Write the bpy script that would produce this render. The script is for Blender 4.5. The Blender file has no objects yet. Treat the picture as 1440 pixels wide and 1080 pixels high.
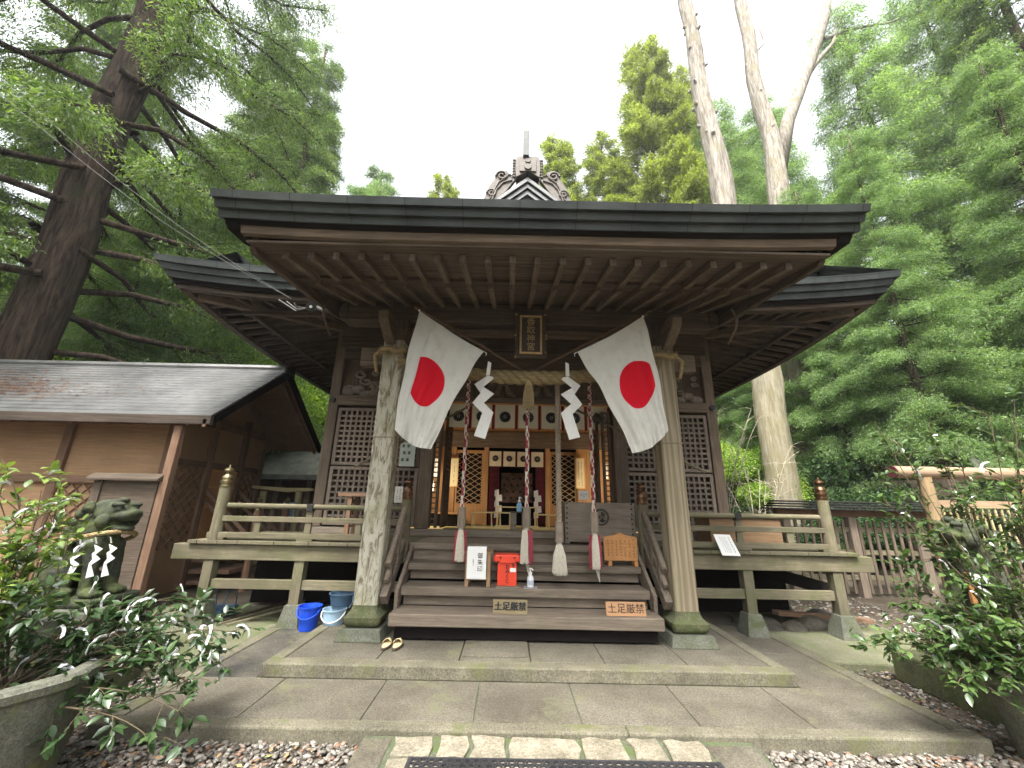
import bpy, bmesh, math, random
import numpy as np
from mathutils import Vector, Matrix, noise as mnoise
R = math.radians
# ---------------------------------------------------------------- camera, world, sun, exposure
scene = bpy.context.scene
COL = scene.collection
FPX, PIT, YAW, ROL = 561.7, R(16.55), R(-0.22), R(1.19)
_F = Vector((-math.sin(YAW)*math.cos(PIT), math.cos(YAW)*math.cos(PIT), math.sin(PIT)))
_r = Vector((math.cos(YAW), math.sin(YAW), 0)); _u = _r.cross(_F)
_R = _r*math.cos(ROL)+_u*math.sin(ROL); _U = -_r*math.sin(ROL)+_u*math.cos(ROL)
CAM = Vector((-0.215, 0, 1.35))
cd = bpy.data.cameras.new('camera'); cam = bpy.data.objects.new('camera', cd); COL.objects.link(cam)
cam.matrix_world = Matrix(((_R.x,_U.x,-_F.x,CAM.x),(_R.y,_U.y,-_F.y,CAM.y),(_R.z,_U.z,-_F.z,CAM.z),(0,0,0,1)))
cd.sensor_width = 36; cd.lens = FPX/1440*36; cd.clip_start = .05; cd.clip_end = 600
scene.camera = cam
SUN_EL, SUN_AZ = 62, 200          # azimuth measured clockwise from +Y
w = bpy.data.worlds.new("World"); scene.world = w; w.use_nodes = True
nt = w.node_tree; bgn = nt.nodes['Background']
sky = nt.nodes.new('ShaderNodeTexSky'); sky.sky_type = 'NISHITA'; sky.sun_disc = False
sky.sun_elevation = R(SUN_EL); sky.sun_rotation = R(SUN_AZ); sky.dust_density = 6; sky.air_density = 1.0; sky.ozone_density = .6
hs = nt.nodes.new('ShaderNodeHueSaturation'); hs.inputs['Saturation'].default_value = .22; hs.inputs['Value'].default_value = 1.0
nt.links.new(sky.outputs[0], hs.inputs['Color']); nt.links.new(hs.outputs[0], bgn.inputs['Color'])
bgn.inputs['Strength'].default_value = .15
sd = bpy.data.lights.new('sun', 'SUN'); sd.energy = 1.3; sd.angle = R(12); sd.color = (1, .95, .86)
so = bpy.data.objects.new('sun', sd); COL.objects.link(so)
_sd = Vector((math.sin(R(SUN_AZ))*math.cos(R(SUN_EL)), math.cos(R(SUN_AZ))*math.cos(R(SUN_EL)), math.sin(R(SUN_EL))))
so.rotation_euler = _sd.to_track_quat('Z', 'Y').to_euler(); so.location = (0, -5, 20)
vs = scene.view_settings; vs.view_transform = 'Standard'; vs.look = 'None'; vs.gamma = 1; vs.use_curve_mapping = False
vs.exposure = 2.28
scene.cycles.max_bounces = 7; scene.cycles.transparent_max_bounces = 8

# ---------------------------------------------------------------- helpers
def ray(px, py): return _F*FPX + _R*(px-720) - _U*(py-540)
def at(px, py, y):                       # a measured pixel of the photo turned into a point at depth y
    d = ray(px, py); return CAM + d*(y/d.y)
def atz(px, py, z):
    d = ray(px, py); return CAM + d*((z-CAM.z)/d.z)
def worldloc(o):
    v = Vector((0, 0, 0))
    while o: v += o.location; o = o.parent
    return v
def tag(o, label=None, cat=None, group=None, kind=None):
    if label: o['label'] = label
    if cat: o['category'] = cat
    if group: o['group'] = group
    if kind: o['kind'] = kind
    return o
def thing(name, label, cat, loc=(0,0,0), group=None, rz=0):
    o = bpy.data.objects.new(name, None); COL.objects.link(o); o.location = loc; o.rotation_euler = (0,0,rz)
    o.empty_display_size = .1
    return tag(o, label, cat, group)
class MB:
    def __init__(s): s.v = []; s.f = []; s.m = []; s.mi = 0
    def add(s, vs, fs):
        b = len(s.v); s.v += [tuple(v) for v in vs]
        for f in fs: s.f.append([b+i for i in f]); s.m.append(s.mi)
        return s
    def box(s, x0, x1, y0, y1, z0, z1):
        return s.add([(x0,y0,z0),(x1,y0,z0),(x1,y1,z0),(x0,y1,z0),(x0,y0,z1),(x1,y0,z1),(x1,y1,z1),(x0,y1,z1)],
                     [(0,3,2,1),(4,5,6,7),(0,1,5,4),(1,2,6,5),(2,3,7,6),(3,0,4,7)])
    def beam(s, p0, p1, w, h, up=(0,0,1), w1=None, h1=None):
        p0, p1 = Vector(p0), Vector(p1); d = (p1-p0).normalized(); up = Vector(up)
        sx = d.cross(up)
        if sx.length < 1e-4: sx = d.cross(Vector((0,1,0)))
        sx.normalize(); uz = sx.cross(d)
        w1 = w if w1 is None else w1; h1 = h if h1 is None else h1
        vs = [p+sx*a*ww/2+uz*b*hh/2 for p, ww, hh in ((p0,w,h),(p1,w1,h1)) for a, b in ((-1,-1),(1,-1),(1,1),(-1,1))]
        return s.add(vs, [(0,3,2,1),(4,5,6,7),(0,1,5,4),(1,2,6,5),(2,3,7,6),(3,0,4,7)])
    def tube(s, pts, rad, n=8, cap=True, sq=1.0):
        pts = [Vector(p) for p in pts]; rad = [rad]*len(pts) if not hasattr(rad, '__len__') else rad
        b = len(s.v); N = len(pts); prev = None
        for i, p in enumerate(pts):
            d = (pts[min(i+1,N-1)]-pts[max(i-1,0)])
            if d.length < 1e-9: d = Vector((0,0,1))
            d.normalize()
            if prev is None:
                a = d.orthogonal().normalized()
            else:
                a = (prev-d*prev.dot(d))
                a = a.normalized() if a.length > 1e-6 else d.orthogonal().normalized()
            prev = a; c = d.cross(a)
            for k in range(n):
                t = 2*math.pi*k/n; s.v.append(tuple(p+(a*math.cos(t)+c*math.sin(t)*sq)*rad[i]))
        for i in range(N-1):
            for k in range(n):
                k2 = (k+1) % n; s.f.append([b+i*n+k, b+i*n+k2, b+(i+1)*n+k2, b+(i+1)*n+k]); s.m.append(s.mi)
        if cap:
            s.f.append([b+k for k in range(n)][::-1]); s.m.append(s.mi)
            s.f.append([b+(N-1)*n+k for k in range(n)]); s.m.append(s.mi)
        return s
    def cyl(s, p0, p1, r0, r1=None, n=16): return s.tube([p0, p1], [r0, r0 if r1 is None else r1], n)
    def lathe(s, prof, c, n=20):
        b = len(s.v); N = len(prof)
        for r, z in prof:
            for k in range(n):
                t = 2*math.pi*k/n; s.v.append((c[0]+r*math.cos(t), c[1]+r*math.sin(t), c[2]+z))
        for i in range(N-1):
            for k in range(n):
                k2 = (k+1) % n; s.f.append([b+i*n+k, b+i*n+k2, b+(i+1)*n+k2, b+(i+1)*n+k]); s.m.append(s.mi)
        s.f.append([b+k for k in range(n)][::-1]); s.m.append(s.mi)
        s.f.append([b+(N-1)*n+k for k in range(n)]); s.m.append(s.mi)
        return s
    def loft(s, rings, closed=True, cap=True):
        b = len(s.v); n = len(rings[0])
        for r in rings: s.v += [tuple(p) for p in r]
        for i in range(len(rings)-1):
            for k in range(n if closed else n-1):
                k2 = (k+1) % n; s.f.append([b+i*n+k, b+i*n+k2, b+(i+1)*n+k2, b+(i+1)*n+k]); s.m.append(s.mi)
        if cap and closed:
            s.f.append([b+k for k in range(n)][::-1]); s.m.append(s.mi)
            s.f.append([b+(len(rings)-1)*n+k for k in range(n)]); s.m.append(s.mi)
        return s
    def prism(s, poly, off):
        off = Vector(off); a = [Vector(p) for p in poly]; return s.loft([a, [p+off for p in a]])
    def ball(s, c, r, n=10, m=7, sc=(1,1,1)):
        prof = [(max(1e-4, r*math.sin(math.pi*i/m)), -r*math.cos(math.pi*i/m)) for i in range(m+1)]
        b = len(s.v); s.lathe(prof, (0,0,0), n)
        for i in range(b, len(s.v)):
            v = s.v[i]; s.v[i] = (c[0]+v[0]*sc[0], c[1]+v[1]*sc[1], c[2]+v[2]*sc[2])
        return s
    def build(s, name, mats, parent=None, bevel=0, smooth=False, label=None, wob=0):
        me = bpy.data.meshes.new(name)
        off = worldloc(parent) if parent else Vector((0,0,0))
        vs = [(v[0]-off.x, v[1]-off.y, v[2]-off.z) for v in s.v]
        me.from_pydata(vs, [], s.f)
        if not isinstance(mats, (list, tuple)): mats = [mats]
        for m in mats: me.materials.append(m)
        if len(mats) > 1: me.polygons.foreach_set('material_index', s.m)
        o = bpy.data.objects.new(name, me); COL.objects.link(o)
        if parent: o.parent = parent
        bm = bmesh.new(); bm.from_mesh(me); bmesh.ops.recalc_face_normals(bm, faces=bm.faces); bm.to_mesh(me); bm.free()
        if smooth:
            me.polygons.foreach_set('use_smooth', [True]*len(me.polygons))
            if smooth != 'all':
                md = o.modifiers.new('es', 'EDGE_SPLIT'); md.split_angle = R(40)
        if bevel:
            md = o.modifiers.new('bv', 'BEVEL'); md.width = bevel; md.segments = 2; md.limit_method = 'ANGLE'; md.angle_limit = R(40)
        if label: o['label'] = label
        return o
def single(name, mb, mats, label, cat, group=None, **k):     # a thing that is one mesh
    return tag(mb.build(name, mats, **k), label, cat, group)
def structure(name, mb, mats, **k): return tag(mb.build(name, mats, **k), kind='structure')
def text_mesh(s, size, mat, name, parent, origin, xdir, zdir, extrude=.001, vertical=False, space=1.0, bold=0):
    """lettering laid on a surface: xdir = reading direction, zdir = up"""
    xdir, zdir = Vector(xdir).normalized(), Vector(zdir).normalized(); nrm = xdir.cross(zdir)
    off = worldloc(parent) if parent else Vector((0,0,0)); vv = []; ff = []
    rows = list(s) if vertical else [s]
    for i, ch in enumerate(rows):
        c = bpy.data.curves.new('t', 'FONT'); c.body = ch; c.size = size; c.align_x = 'CENTER'; c.align_y = 'CENTER'
        c.extrude = extrude; c.resolution_u = 2; c.offset = bold
        o = bpy.data.objects.new('t', c); COL.objects.link(o)
        dg = bpy.context.evaluated_depsgraph_get(); me = bpy.data.meshes.new_from_object(o.evaluated_get(dg))
        b = len(vv)
        for v in me.vertices:
            p = Vector(origin)+xdir*v.co.x+zdir*(v.co.y-i*size*space)+nrm*v.co.z-off; vv.append(tuple(p))
        ff += [[b+j for j in p.vertices] for p in me.polygons]
        bpy.data.objects.remove(o); bpy.data.curves.remove(c); bpy.data.meshes.remove(me)
    me = bpy.data.meshes.new(name); me.from_pydata(vv, [], ff); me.materials.append(mat)
    o = bpy.data.objects.new(name, me); COL.objects.link(o)
    if parent: o.parent = parent
    return o
def copy_tree(o, parent=None):
    c = o.copy(); COL.objects.link(c)
    if parent: c.parent = parent
    for ch in list(o.children): copy_tree(ch, c)
    return c
def mesh_np(name, verts, faces4, mats, parent=None, smooth=False, tri=False, midx=None):
    me = bpy.data.meshes.new(name); n = 3 if tri else 4
    nv, nf = len(verts), len(faces4)
    off = worldloc(parent) if parent else Vector((0,0,0)); verts = verts-np.array(off)
    me.vertices.add(nv); me.vertices.foreach_set('co', verts.astype(np.float32).ravel())
    me.loops.add(nf*n); me.loops.foreach_set('vertex_index', faces4.astype(np.int32).ravel())
    me.polygons.add(nf); me.polygons.foreach_set('loop_start', np.arange(nf, dtype=np.int32)*n)
    me.polygons.foreach_set('loop_total', np.full(nf, n, dtype=np.int32))
    if midx is not None: me.polygons.foreach_set('material_index', midx.astype(np.int32))
    if smooth: me.polygons.foreach_set('use_smooth', np.ones(nf, dtype=bool))
    me.update(calc_edges=True)
    if not isinstance(mats, (list, tuple)): mats = [mats]
    for m in mats: me.materials.append(m)
    o = bpy.data.objects.new(name, me); COL.objects.link(o)
    if parent: o.parent = parent
    return o

# ---------------------------------------------------------------- materials
def newmat(name, rough=.8, spec=.3):
    m = bpy.data.materials.new(name); m.use_nodes = True; b = m.node_tree.nodes['Principled BSDF']
    b.inputs['Roughness'].default_value = rough; b.inputs['Specular IOR Level'].default_value = spec
    return m, m.node_tree, b
def N(t, typ, **k):
    n = t.nodes.new(typ)
    for a, v in k.items():
        if a in n.inputs: n.inputs[a].default_value = v
        else: setattr(n, a, v)
    return n
def ramp(t, fac, stops):
    r = t.nodes.new('ShaderNodeValToRGB'); e = r.color_ramp.elements
    while len(e) > 1: e.remove(e[-1])
    e[0].position = stops[0][0]; e[0].color = (*stops[0][1], 1)
    for p, c in stops[1:]:
        q = e.new(p); q.color = (*c, 1)
    t.links.new(fac, r.inputs[0]); return r.outputs[0]
def mix(t, fac, a, b, mode='MIX'):
    m = t.nodes.new('ShaderNodeMix'); m.data_type = 'RGBA'; m.blend_type = mode
    for s, v in ((0, fac), (6, a), (7, b)):
        if hasattr(v, 'links') or hasattr(v, 'is_linked'): t.links.new(v, m.inputs[s])
        else: m.inputs[s].default_value = v if s == 0 else (*v, 1)
    return m.outputs[2]
def coords(t, scale=(1,1,1), kind='Object', rot=(0,0,0)):
    c = t.nodes.new('ShaderNodeTexCoord'); mp = t.nodes.new('ShaderNodeMapping')
    mp.inputs['Scale'].default_value = scale; mp.inputs['Rotation'].default_value = rot
    t.links.new(c.outputs[kind], mp.inputs[0]); return mp.outputs[0]
def tex(t, vec, scale, detail=4, rough=.6, dist=0):
    n = N(t, 'ShaderNodeTexNoise', Scale=scale, Detail=detail, Roughness=rough, Distortion=dist)
    t.links.new(vec, n.inputs['Vector']); return n.outputs['Fac']
def bump(t, b, h, strength=.4, dist=.01):
    n = N(t, 'ShaderNodeBump', Strength=strength, Distance=dist); t.links.new(h, n.inputs['Height'])
    t.links.new(n.outputs[0], b.inputs['Normal'])
def mth(t, op, a, b=None, clamp=False):
    n = t.nodes.new('ShaderNodeMath'); n.operation = op; n.use_clamp = clamp
    for i, v in enumerate((a, b)):
        if v is None: continue
        if hasattr(v, 'is_linked'): t.links.new(v, n.inputs[i])
        else: n.inputs[i].default_value = v
    return n.outputs[0]
def wood(name, dark, light, axis='x', moss=None, mossamt=0, rough=.85, grain=38, blotch=.5):
    m, t, b = newmat(name, rough, .2)
    st = {'x': (.05,1,1), 'y': (1,.05,1), 'z': (1,1,.05)}[axis]
    v = coords(t, st); v0 = coords(t)
    g = tex(t, v, grain, 6, .65, .25); g2 = tex(t, v, grain*4, 3, .6)
    big = tex(t, v0, 1.7, 4, .6)
    gg = mth(t, 'ADD', mth(t, 'MULTIPLY', g, .75), mth(t, 'MULTIPLY', g2, .25))
    c = ramp(t, gg, [(.34, dark), (.62, light)])
    mid = tuple((a+b_)/2*.62 for a, b_ in zip(dark, light))
    c = mix(t, mth(t, 'MULTIPLY', ramp(t, big, [(.38, (1,1,1)), (.62, (0,0,0))]), blotch), c, mid)
    oi = N(t, 'ShaderNodeObjectInfo'); c = mix(t, 1.0, c, ramp(t, oi.outputs['Random'], [(0, (.82,.82,.82)), (1, (1.15,1.12,1.1))]), 'MULTIPLY')
    if moss:
        f = tex(t, v0, 2.6, 6, .7); f = ramp(t, f, [(.62-mossamt*.35, (0,0,0)), (.78-mossamt*.25, (1,1,1))])
        c = mix(t, mth(t, 'MULTIPLY', f, .8), c, moss)
    t.links.new(c, b.inputs['Base Color']); bump(t, b, gg, .55, .006); return m
def stone(name, dark, light, moss=None, mossamt=.3, scale=3, rough=.9, bs=.5, fine=60):
    m, t, b = newmat(name, rough, .25); v = coords(t)
    n1 = tex(t, v, scale, 6, .65); n2 = tex(t, v, fine, 4, .7)
    c = ramp(t, n1, [(.35, dark), (.65, light)])
    c = mix(t, 1.0, c, ramp(t, n2, [(.3, (.6,.6,.6)), (.7, (1.3,1.3,1.3))]), 'MULTIPLY')
    n3 = tex(t, v, 190, 2, .6); c = mix(t, 1.0, c, ramp(t, n3, [(.35, (.7,.7,.7)), (.65, (1.3,1.3,1.28))]), 'MULTIPLY')
    if moss:
        f = tex(t, v, scale*.8+1, 6, .72, .4); f = ramp(t, f, [(.65-mossamt*.4, (0,0,0)), (.75-mossamt*.3, (1,1,1))])
        c = mix(t, f, c, mix(t, n2, moss, tuple(x*1.7 for x in moss)))
    t.links.new(c, b.inputs['Base Color'])
    h = mth(t, 'ADD', n1, mth(t, 'MULTIPLY', n2, .5)); bump(t, b, h, bs, .012); return m
def plain(name, col, rough=.6, spec=.4, var=.15, metal=0, sc=8):
    m, t, b = newmat(name, rough, spec); v = coords(t); n = tex(t, v, sc, 5, .65)
    c = mix(t, 1.0, col, ramp(t, n, [(.3, (1-var,)*3), (.7, (1+var,)*3)]), 'MULTIPLY')
    t.links.new(c, b.inputs['Base Color']); b.inputs['Metallic'].default_value = metal
    bump(t, b, n, .15, .004); return m
def leafmat(name, c1, c2, c3, trans=.35, rough=.5, spec=.3, pos=.25):
    m, t, b = newmat(name, rough, spec)
    g = N(t, 'ShaderNodeNewGeometry'); oi = N(t, 'ShaderNodeObjectInfo')
    v = coords(t); n = tex(t, v, pos, 3, .5)
    f = mth(t, 'ADD', mth(t, 'MULTIPLY', g.outputs['Random Per Island'], .45), mth(t, 'MULTIPLY', n, .6))
    c = ramp(t, f, [(.25, c1), (.5, c2), (.78, c3)])
    t.links.new(c, b.inputs['Base Color'])
    tr = N(t, 'ShaderNodeBsdfTranslucent'); t.links.new(mix(t, 1.0, c, (1.5,1.6,.7), 'MULTIPLY'), tr.inputs['Color'])
    ms = N(t, 'ShaderNodeMixShader'); ms.inputs[0].default_value = trans
    t.links.new(b.outputs[0], ms.inputs[1]); t.links.new(tr.outputs[0], ms.inputs[2])
    t.links.new(ms.outputs[0], t.nodes['Material Output'].inputs['Surface']); return m
MOSS = (.10,.12,.045)
M = {}
for ax in 'xyz':
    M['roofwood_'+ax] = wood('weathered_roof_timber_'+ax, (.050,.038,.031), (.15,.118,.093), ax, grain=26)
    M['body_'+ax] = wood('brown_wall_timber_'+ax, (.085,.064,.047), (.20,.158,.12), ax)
    M['deck_'+ax] = wood('mossy_deck_timber_'+ax, (.115,.102,.066), (.25,.225,.155), ax, (.105,.115,.05), .42, blotch=.85)
    M['step_'+ax] = wood('step_timber_'+ax, (.118,.096,.075), (.26,.215,.168), ax, (.14,.14,.09), .12)
    M['shed_'+ax] = wood('reddish_shed_timber_'+ax, (.15,.092,.06), (.29,.185,.125), ax)
M['newwood'] = wood('new_cedar_board', (.42,.20,.075), (.56,.29,.12), 'x', rough=.6)
M['altarwood'] = wood('varnished_altar_wood', (.27,.15,.06), (.46,.27,.12), 'z', rough=.5)
M['darkwood'] = wood('dark_door_wood', (.05,.037,.028), (.12,.09,.066), 'z')
M['lattice'] = wood('grey_lattice_wood', (.15,.122,.10), (.27,.225,.185), 'z')
M['greyboard'] = wood('grey_weathered_board', (.15,.125,.10), (.27,.235,.19), 'x')
M['dark'] = plain('black_boards_and_shade', (.012,.010,.009), .95, .1)  # near-black for black parts, also stands in for deep shade
M['copper'] = None
# special materials
def mk_coppersheet():
    m, t, b = newmat('aged_copper_sheet_roofing', .55, .4); v = coords(t)
    br = N(t, 'ShaderNodeTexBrick', Scale=1.0); br.inputs['Brick Width'].default_value = .46; br.inputs['Row Height'].default_value = .9
    br.inputs['Mortar Size'].default_value = .004; br.inputs['Color1'].default_value = (.05,.056,.053,1); br.inputs['Color2'].default_value = (.036,.042,.042,1)
    br.inputs['Mortar'].default_value = (.008,.009,.009,1); br.offset = .37
    t.links.new(v, br.inputs['Vector']); n = tex(t, v, 3.5, 6, .7)
    c = mix(t, 1.0, br.outputs['Color'], ramp(t, n, [(.3, (.6,.6,.6)), (.7, (1.4,1.45,1.4))]), 'MULTIPLY')
    t.links.new(c, b.inputs['Base Color']); bump(t, b, n, .2, .01); return m
M['copper'] = mk_coppersheet()
def mk_oldpillar():
    m, t, b = newmat('peeling_pale_pillar_wood', .9, .15)
    v = coords(t, (1,1,.28)); n = tex(t, v, 16, 8, .75, .8); n2 = tex(t, coords(t, (1,1,.06)), 60, 4, .7)
    c0 = ramp(t, n2, [(.35, (.12,.10,.065)), (.65, (.27,.235,.17))])
    f = ramp(t, n, [(.42, (0,0,0)), (.52, (1,1,1))])
    c = mix(t, f, c0, (.46,.44,.355))
    g = tex(t, coords(t), 2.2, 4, .6)
    c = mix(t, mth(t, 'MULTIPLY', ramp(t, g, [(.5, (0,0,0)), (.7, (1,1,1))]), .55), c, (.19,.19,.085))
    t.links.new(c, b.inputs['Base Color']); bump(t, b, mth(t, 'ADD', n, n2), .8, .008); return m
M['oldpillar'] = mk_oldpillar()
def mk_grainpillar():
    m, t, b = newmat('yellowish_grained_pillar_wood', .8, .2)
    v = coords(t, (1,1,.10)); n = tex(t, v, 5, 3, .5, .3)
    wv = N(t, 'ShaderNodeTexWave', Scale=3.0, Distortion=9.0, Detail=3.0); wv.inputs['Detail Scale'].default_value = 1.4; wv.bands_direction = 'X'
    t.links.new(coords(t, (1.9,.9,.10), rot=(.06,.02,.5)), wv.inputs['Vector']); n2 = tex(t, coords(t, (1,1,.05)), 70, 4, .7)
    f = mth(t, 'ADD', mth(t, 'MULTIPLY', wv.outputs['Fac'], .5), mth(t, 'MULTIPLY', n2, .5))
    c = ramp(t, f, [(.2, (.20,.158,.105)), (.5, (.27,.222,.152)), (.85, (.34,.295,.21))])
    g = tex(t, coords(t), 2.2, 4, .6)
    c = mix(t, mth(t, 'MULTIPLY', ramp(t, g, [(.5, (0,0,0)), (.75, (1,1,1))]), .4), c, (.21,.195,.11))
    t.links.new(c, b.inputs['Base Color']); bump(t, b, f, .22, .004); return m
M['grainpillar'] = mk_grainpillar()
M['concrete'] = stone('damp_grey_paving_stone', (.088,.078,.060), (.15,.136,.108), (.10,.098,.06), .26, 1.6, bs=.35)
M['edgestone'] = stone('mossy_kerb_stone', (.10,.092,.068), (.185,.17,.125), (.085,.088,.042), .3, 2.6)
M['plinth'] = stone('mossy_plinth_stone', (.09,.095,.075), (.155,.16,.128), (.065,.075,.038), .4, 3)
M['soban'] = stone('green_mossy_base_stone', (.075,.08,.045), (.15,.155,.085), (.055,.068,.026), .45, 5)
M['flag_stone'] = stone('pale_tan_flagstone', (.16,.142,.105), (.29,.262,.20), None, 0, 6, fine=45, bs=.8)
M['joint'] = stone('mossy_joint_mortar', (.07,.08,.055), (.12,.13,.09), (.06,.08,.03), .5, 6)
M['apron'] = stone('mossy_concrete_apron', (.125,.125,.082), (.20,.20,.135), (.085,.098,.045), .5, 1.5)
M['soil'] = stone('dark_forest_soil', (.045,.035,.025), (.10,.082,.062), (.045,.055,.02), .2, 1.1, bs=1, fine=25)
M['brass'] = plain('aged_brass_cap', (.27,.225,.125), .35, .5, .35, .9, 30)
M['copcap'] = plain('tarnished_copper_cap', (.16,.09,.05), .35, .5, .35, .9, 30)
M['iron'] = plain('dark_iron', (.02,.018,.016), .5, .5)
M['rafter_end'] = wood('bleached_rafter_end', (.10,.08,.065), (.22,.19,.155), 'z')
M['endgrain'] = wood('pale_beam_end', (.20,.175,.12), (.33,.295,.21), 'z')

# ---------------------------------------------------------------- setting: ground, platforms, path
g = MB()
n = 60
gx = np.concatenate([np.linspace(-160,-12,18), np.linspace(-11,11,45), np.linspace(12,160,18)])
gy = np.concatenate([np.linspace(-60,0,8), np.linspace(.5,14,28), np.linspace(16,200,22)])
def ground_z(x, y):
    z = -.2+.018*mnoise.noise((x*1.3, y*1.3, 0))
    if y > 9: z += .25*mnoise.noise((x*.1, y*.1, 3))*min(1, (y-9)/6)
    if x > 5.5: z += .12*min(1, (x-5.5)/3)
    return z
g.add([(x, y, ground_z(x, y)) for y in gy for x in gx],
      [(j*len(gx)+i, j*len(gx)+i+1, (j+1)*len(gx)+i+1, (j+1)*len(gx)+i) for j in range(len(gy)-1) for i in range(len(gx)-1)])
structure('ground', g, M['soil'], smooth='all')
def slab_rows(mb, x0, x1, y0, y1, z0, z1, cuts, gap=.006):
    xs = [x0]+cuts+[x1]
    for a, b in zip(xs[:-1], xs[1:]): mb.box(a+gap/2, b-gap/2, y0, y1, z0, z1)
lp = MB(); lp.box(-2.93, 3.02, 3.20, 7.2, -.24, -.112)
structure('lower_platform_core', lp, M['joint'])
lp = MB()
slab_rows(lp, -2.95, 3.04, 3.185, 3.30, -.23, -.098, [.62], .004)          # front kerb
slab_rows(lp, -2.95, -2.82, 3.305, 7.2, -.23, -.098, []); slab_rows(lp, 2.9, 3.04, 3.305, 7.2, -.23, -.098, [])
structure('lower_platform_kerb', lp, M['edgestone'], bevel=.014)
lp = MB()
slab_rows(lp, -2.815, 2.895, 3.305, 3.95, -.2, -.102, [-2.05,-1.2,-.42,.33,1.15,1.95], .007)
for a_, b2 in ((3.957,4.75),(4.757,7.2)): slab_rows(lp, 2.3, 2.895, a_, b2, -.2, -.102, [])
structure('lower_platform', lp, M['concrete'], bevel=.006)
lp = MB(); slab_rows(lp, -2.815, -2.3, 3.957, 7.2, -.2, -.103, []); structure('shadow_side_strip', lp, stone('shadow_painted_paving', (.035,.034,.031), (.12,.11,.09), (.09,.09,.055), .2, 1.4, bs=.3), bevel=.006)  # soft shadow along the left side put into the paving colour
up = MB(); slab_rows(up, -2.285, 2.285, 3.955, 4.10, -.11, 0, [], .004)
slab_rows(up, -2.285, -2.16, 4.104, 6.4, -.11, 0, []); slab_rows(up, 2.16, 2.285, 4.104, 6.4, -.11, 0, [])
structure('upper_platform_kerb', up, M['edgestone'], bevel=.012)
up = MB(); slab_rows(up, -2.157, 2.157, 4.105, 5.0, -.1, -.004, [-1.35,-.62,.02,.68,1.42], .007); up.box(-2.157, 2.157, 5.005, 6.4, -.1, -.005)
structure('upper_platform', up, M['concrete'], bevel=.005)
up = MB(); up.prism([(-.605,4.20,-.005),(-.45,4.185,-.005),(-.30,4.20,-.005),(-.12,4.19,-.005),(.005,4.215,-.005),(.005,4.985,-.005),(-.605,4.985,-.005)], (0,0,.013)); structure('upper_platform_patch', up, M['concrete'], bevel=.004)
# concrete aprons at both sides under the veranda corners
for nm, poly in (('pavement', [(3.06,4.62),(3.98,4.55),(4.75,5.1),(4.75,5.9),(3.06,5.9)]), ('pavement', [(-2.97,4.3),(-3.9,3.9),(-4.9,4.2),(-4.9,6.4),(-2.97,6.4)])):
    structure(nm, MB().prism([(x,y,-.23) for x,y in poly], (0,0,.115)), M['apron'], bevel=.02)
# flagstone path running from the platform towards the camera
ps = MB(); ps.box(-1.12, 1.42, -3, 3.18, -.26, -.135); structure('path_bed', ps, M['joint'])
rng = random.Random(5)
ps = MB(); yy = 3.175
while yy > -2.5:
    hgt = rng.uniform(.19,.30); xx = -.82
    if yy > 3: hgt = .25
    cuts = [-.92,-.64,-.42,-.18,.28,.58,.80,1.08] if yy > 3 else None
    if cuts is None:
        cuts = [-.92]
        while cuts[-1] < .85: cuts.append(cuts[-1]+rng.uniform(.2,.42))
        cuts[-1] = 1.08
    for a, b in zip(cuts[:-1], cuts[1:]):
        k = 6; cx, cy = (a+b)/2, yy-hgt/2; pts = []
        for (ux, uy) in ((-1,-1),(-.3,-1.02),(.4,-.97),(1,-1),(1.02,-.1),(1,1),(.3,.98),(-.4,1.02),(-1,1),(-.98,.1)):
            pts.append((cx+ux*(b-a-.034)/2+rng.uniform(-.02,.016), cy+uy*(hgt-.034)/2+rng.uniform(-.02,.016), -.20))
        ps.prism(pts, (0,0,.080+rng.uniform(0,.008)))
    yy -= hgt
structure('stone_path', ps, M['flag_stone'], bevel=.006)
ps = MB()
for a in range(9): ps.box(-1.12,-.93,2.62-.5*a,3.15-.5*a,-.24,-.128); ps.box(1.09,1.40,2.6-.5*a,3.14-.5*a,-.24,-.13)
structure('path_border', ps, M['concrete'], bevel=.01)

# ---------------------------------------------------------------- the shrine hall
H = thing('shrine_hall', 'weathered wooden shrine hall with a deep porch roof, front steps and raised veranda', 'shrine', (0,4.24,0))
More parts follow.
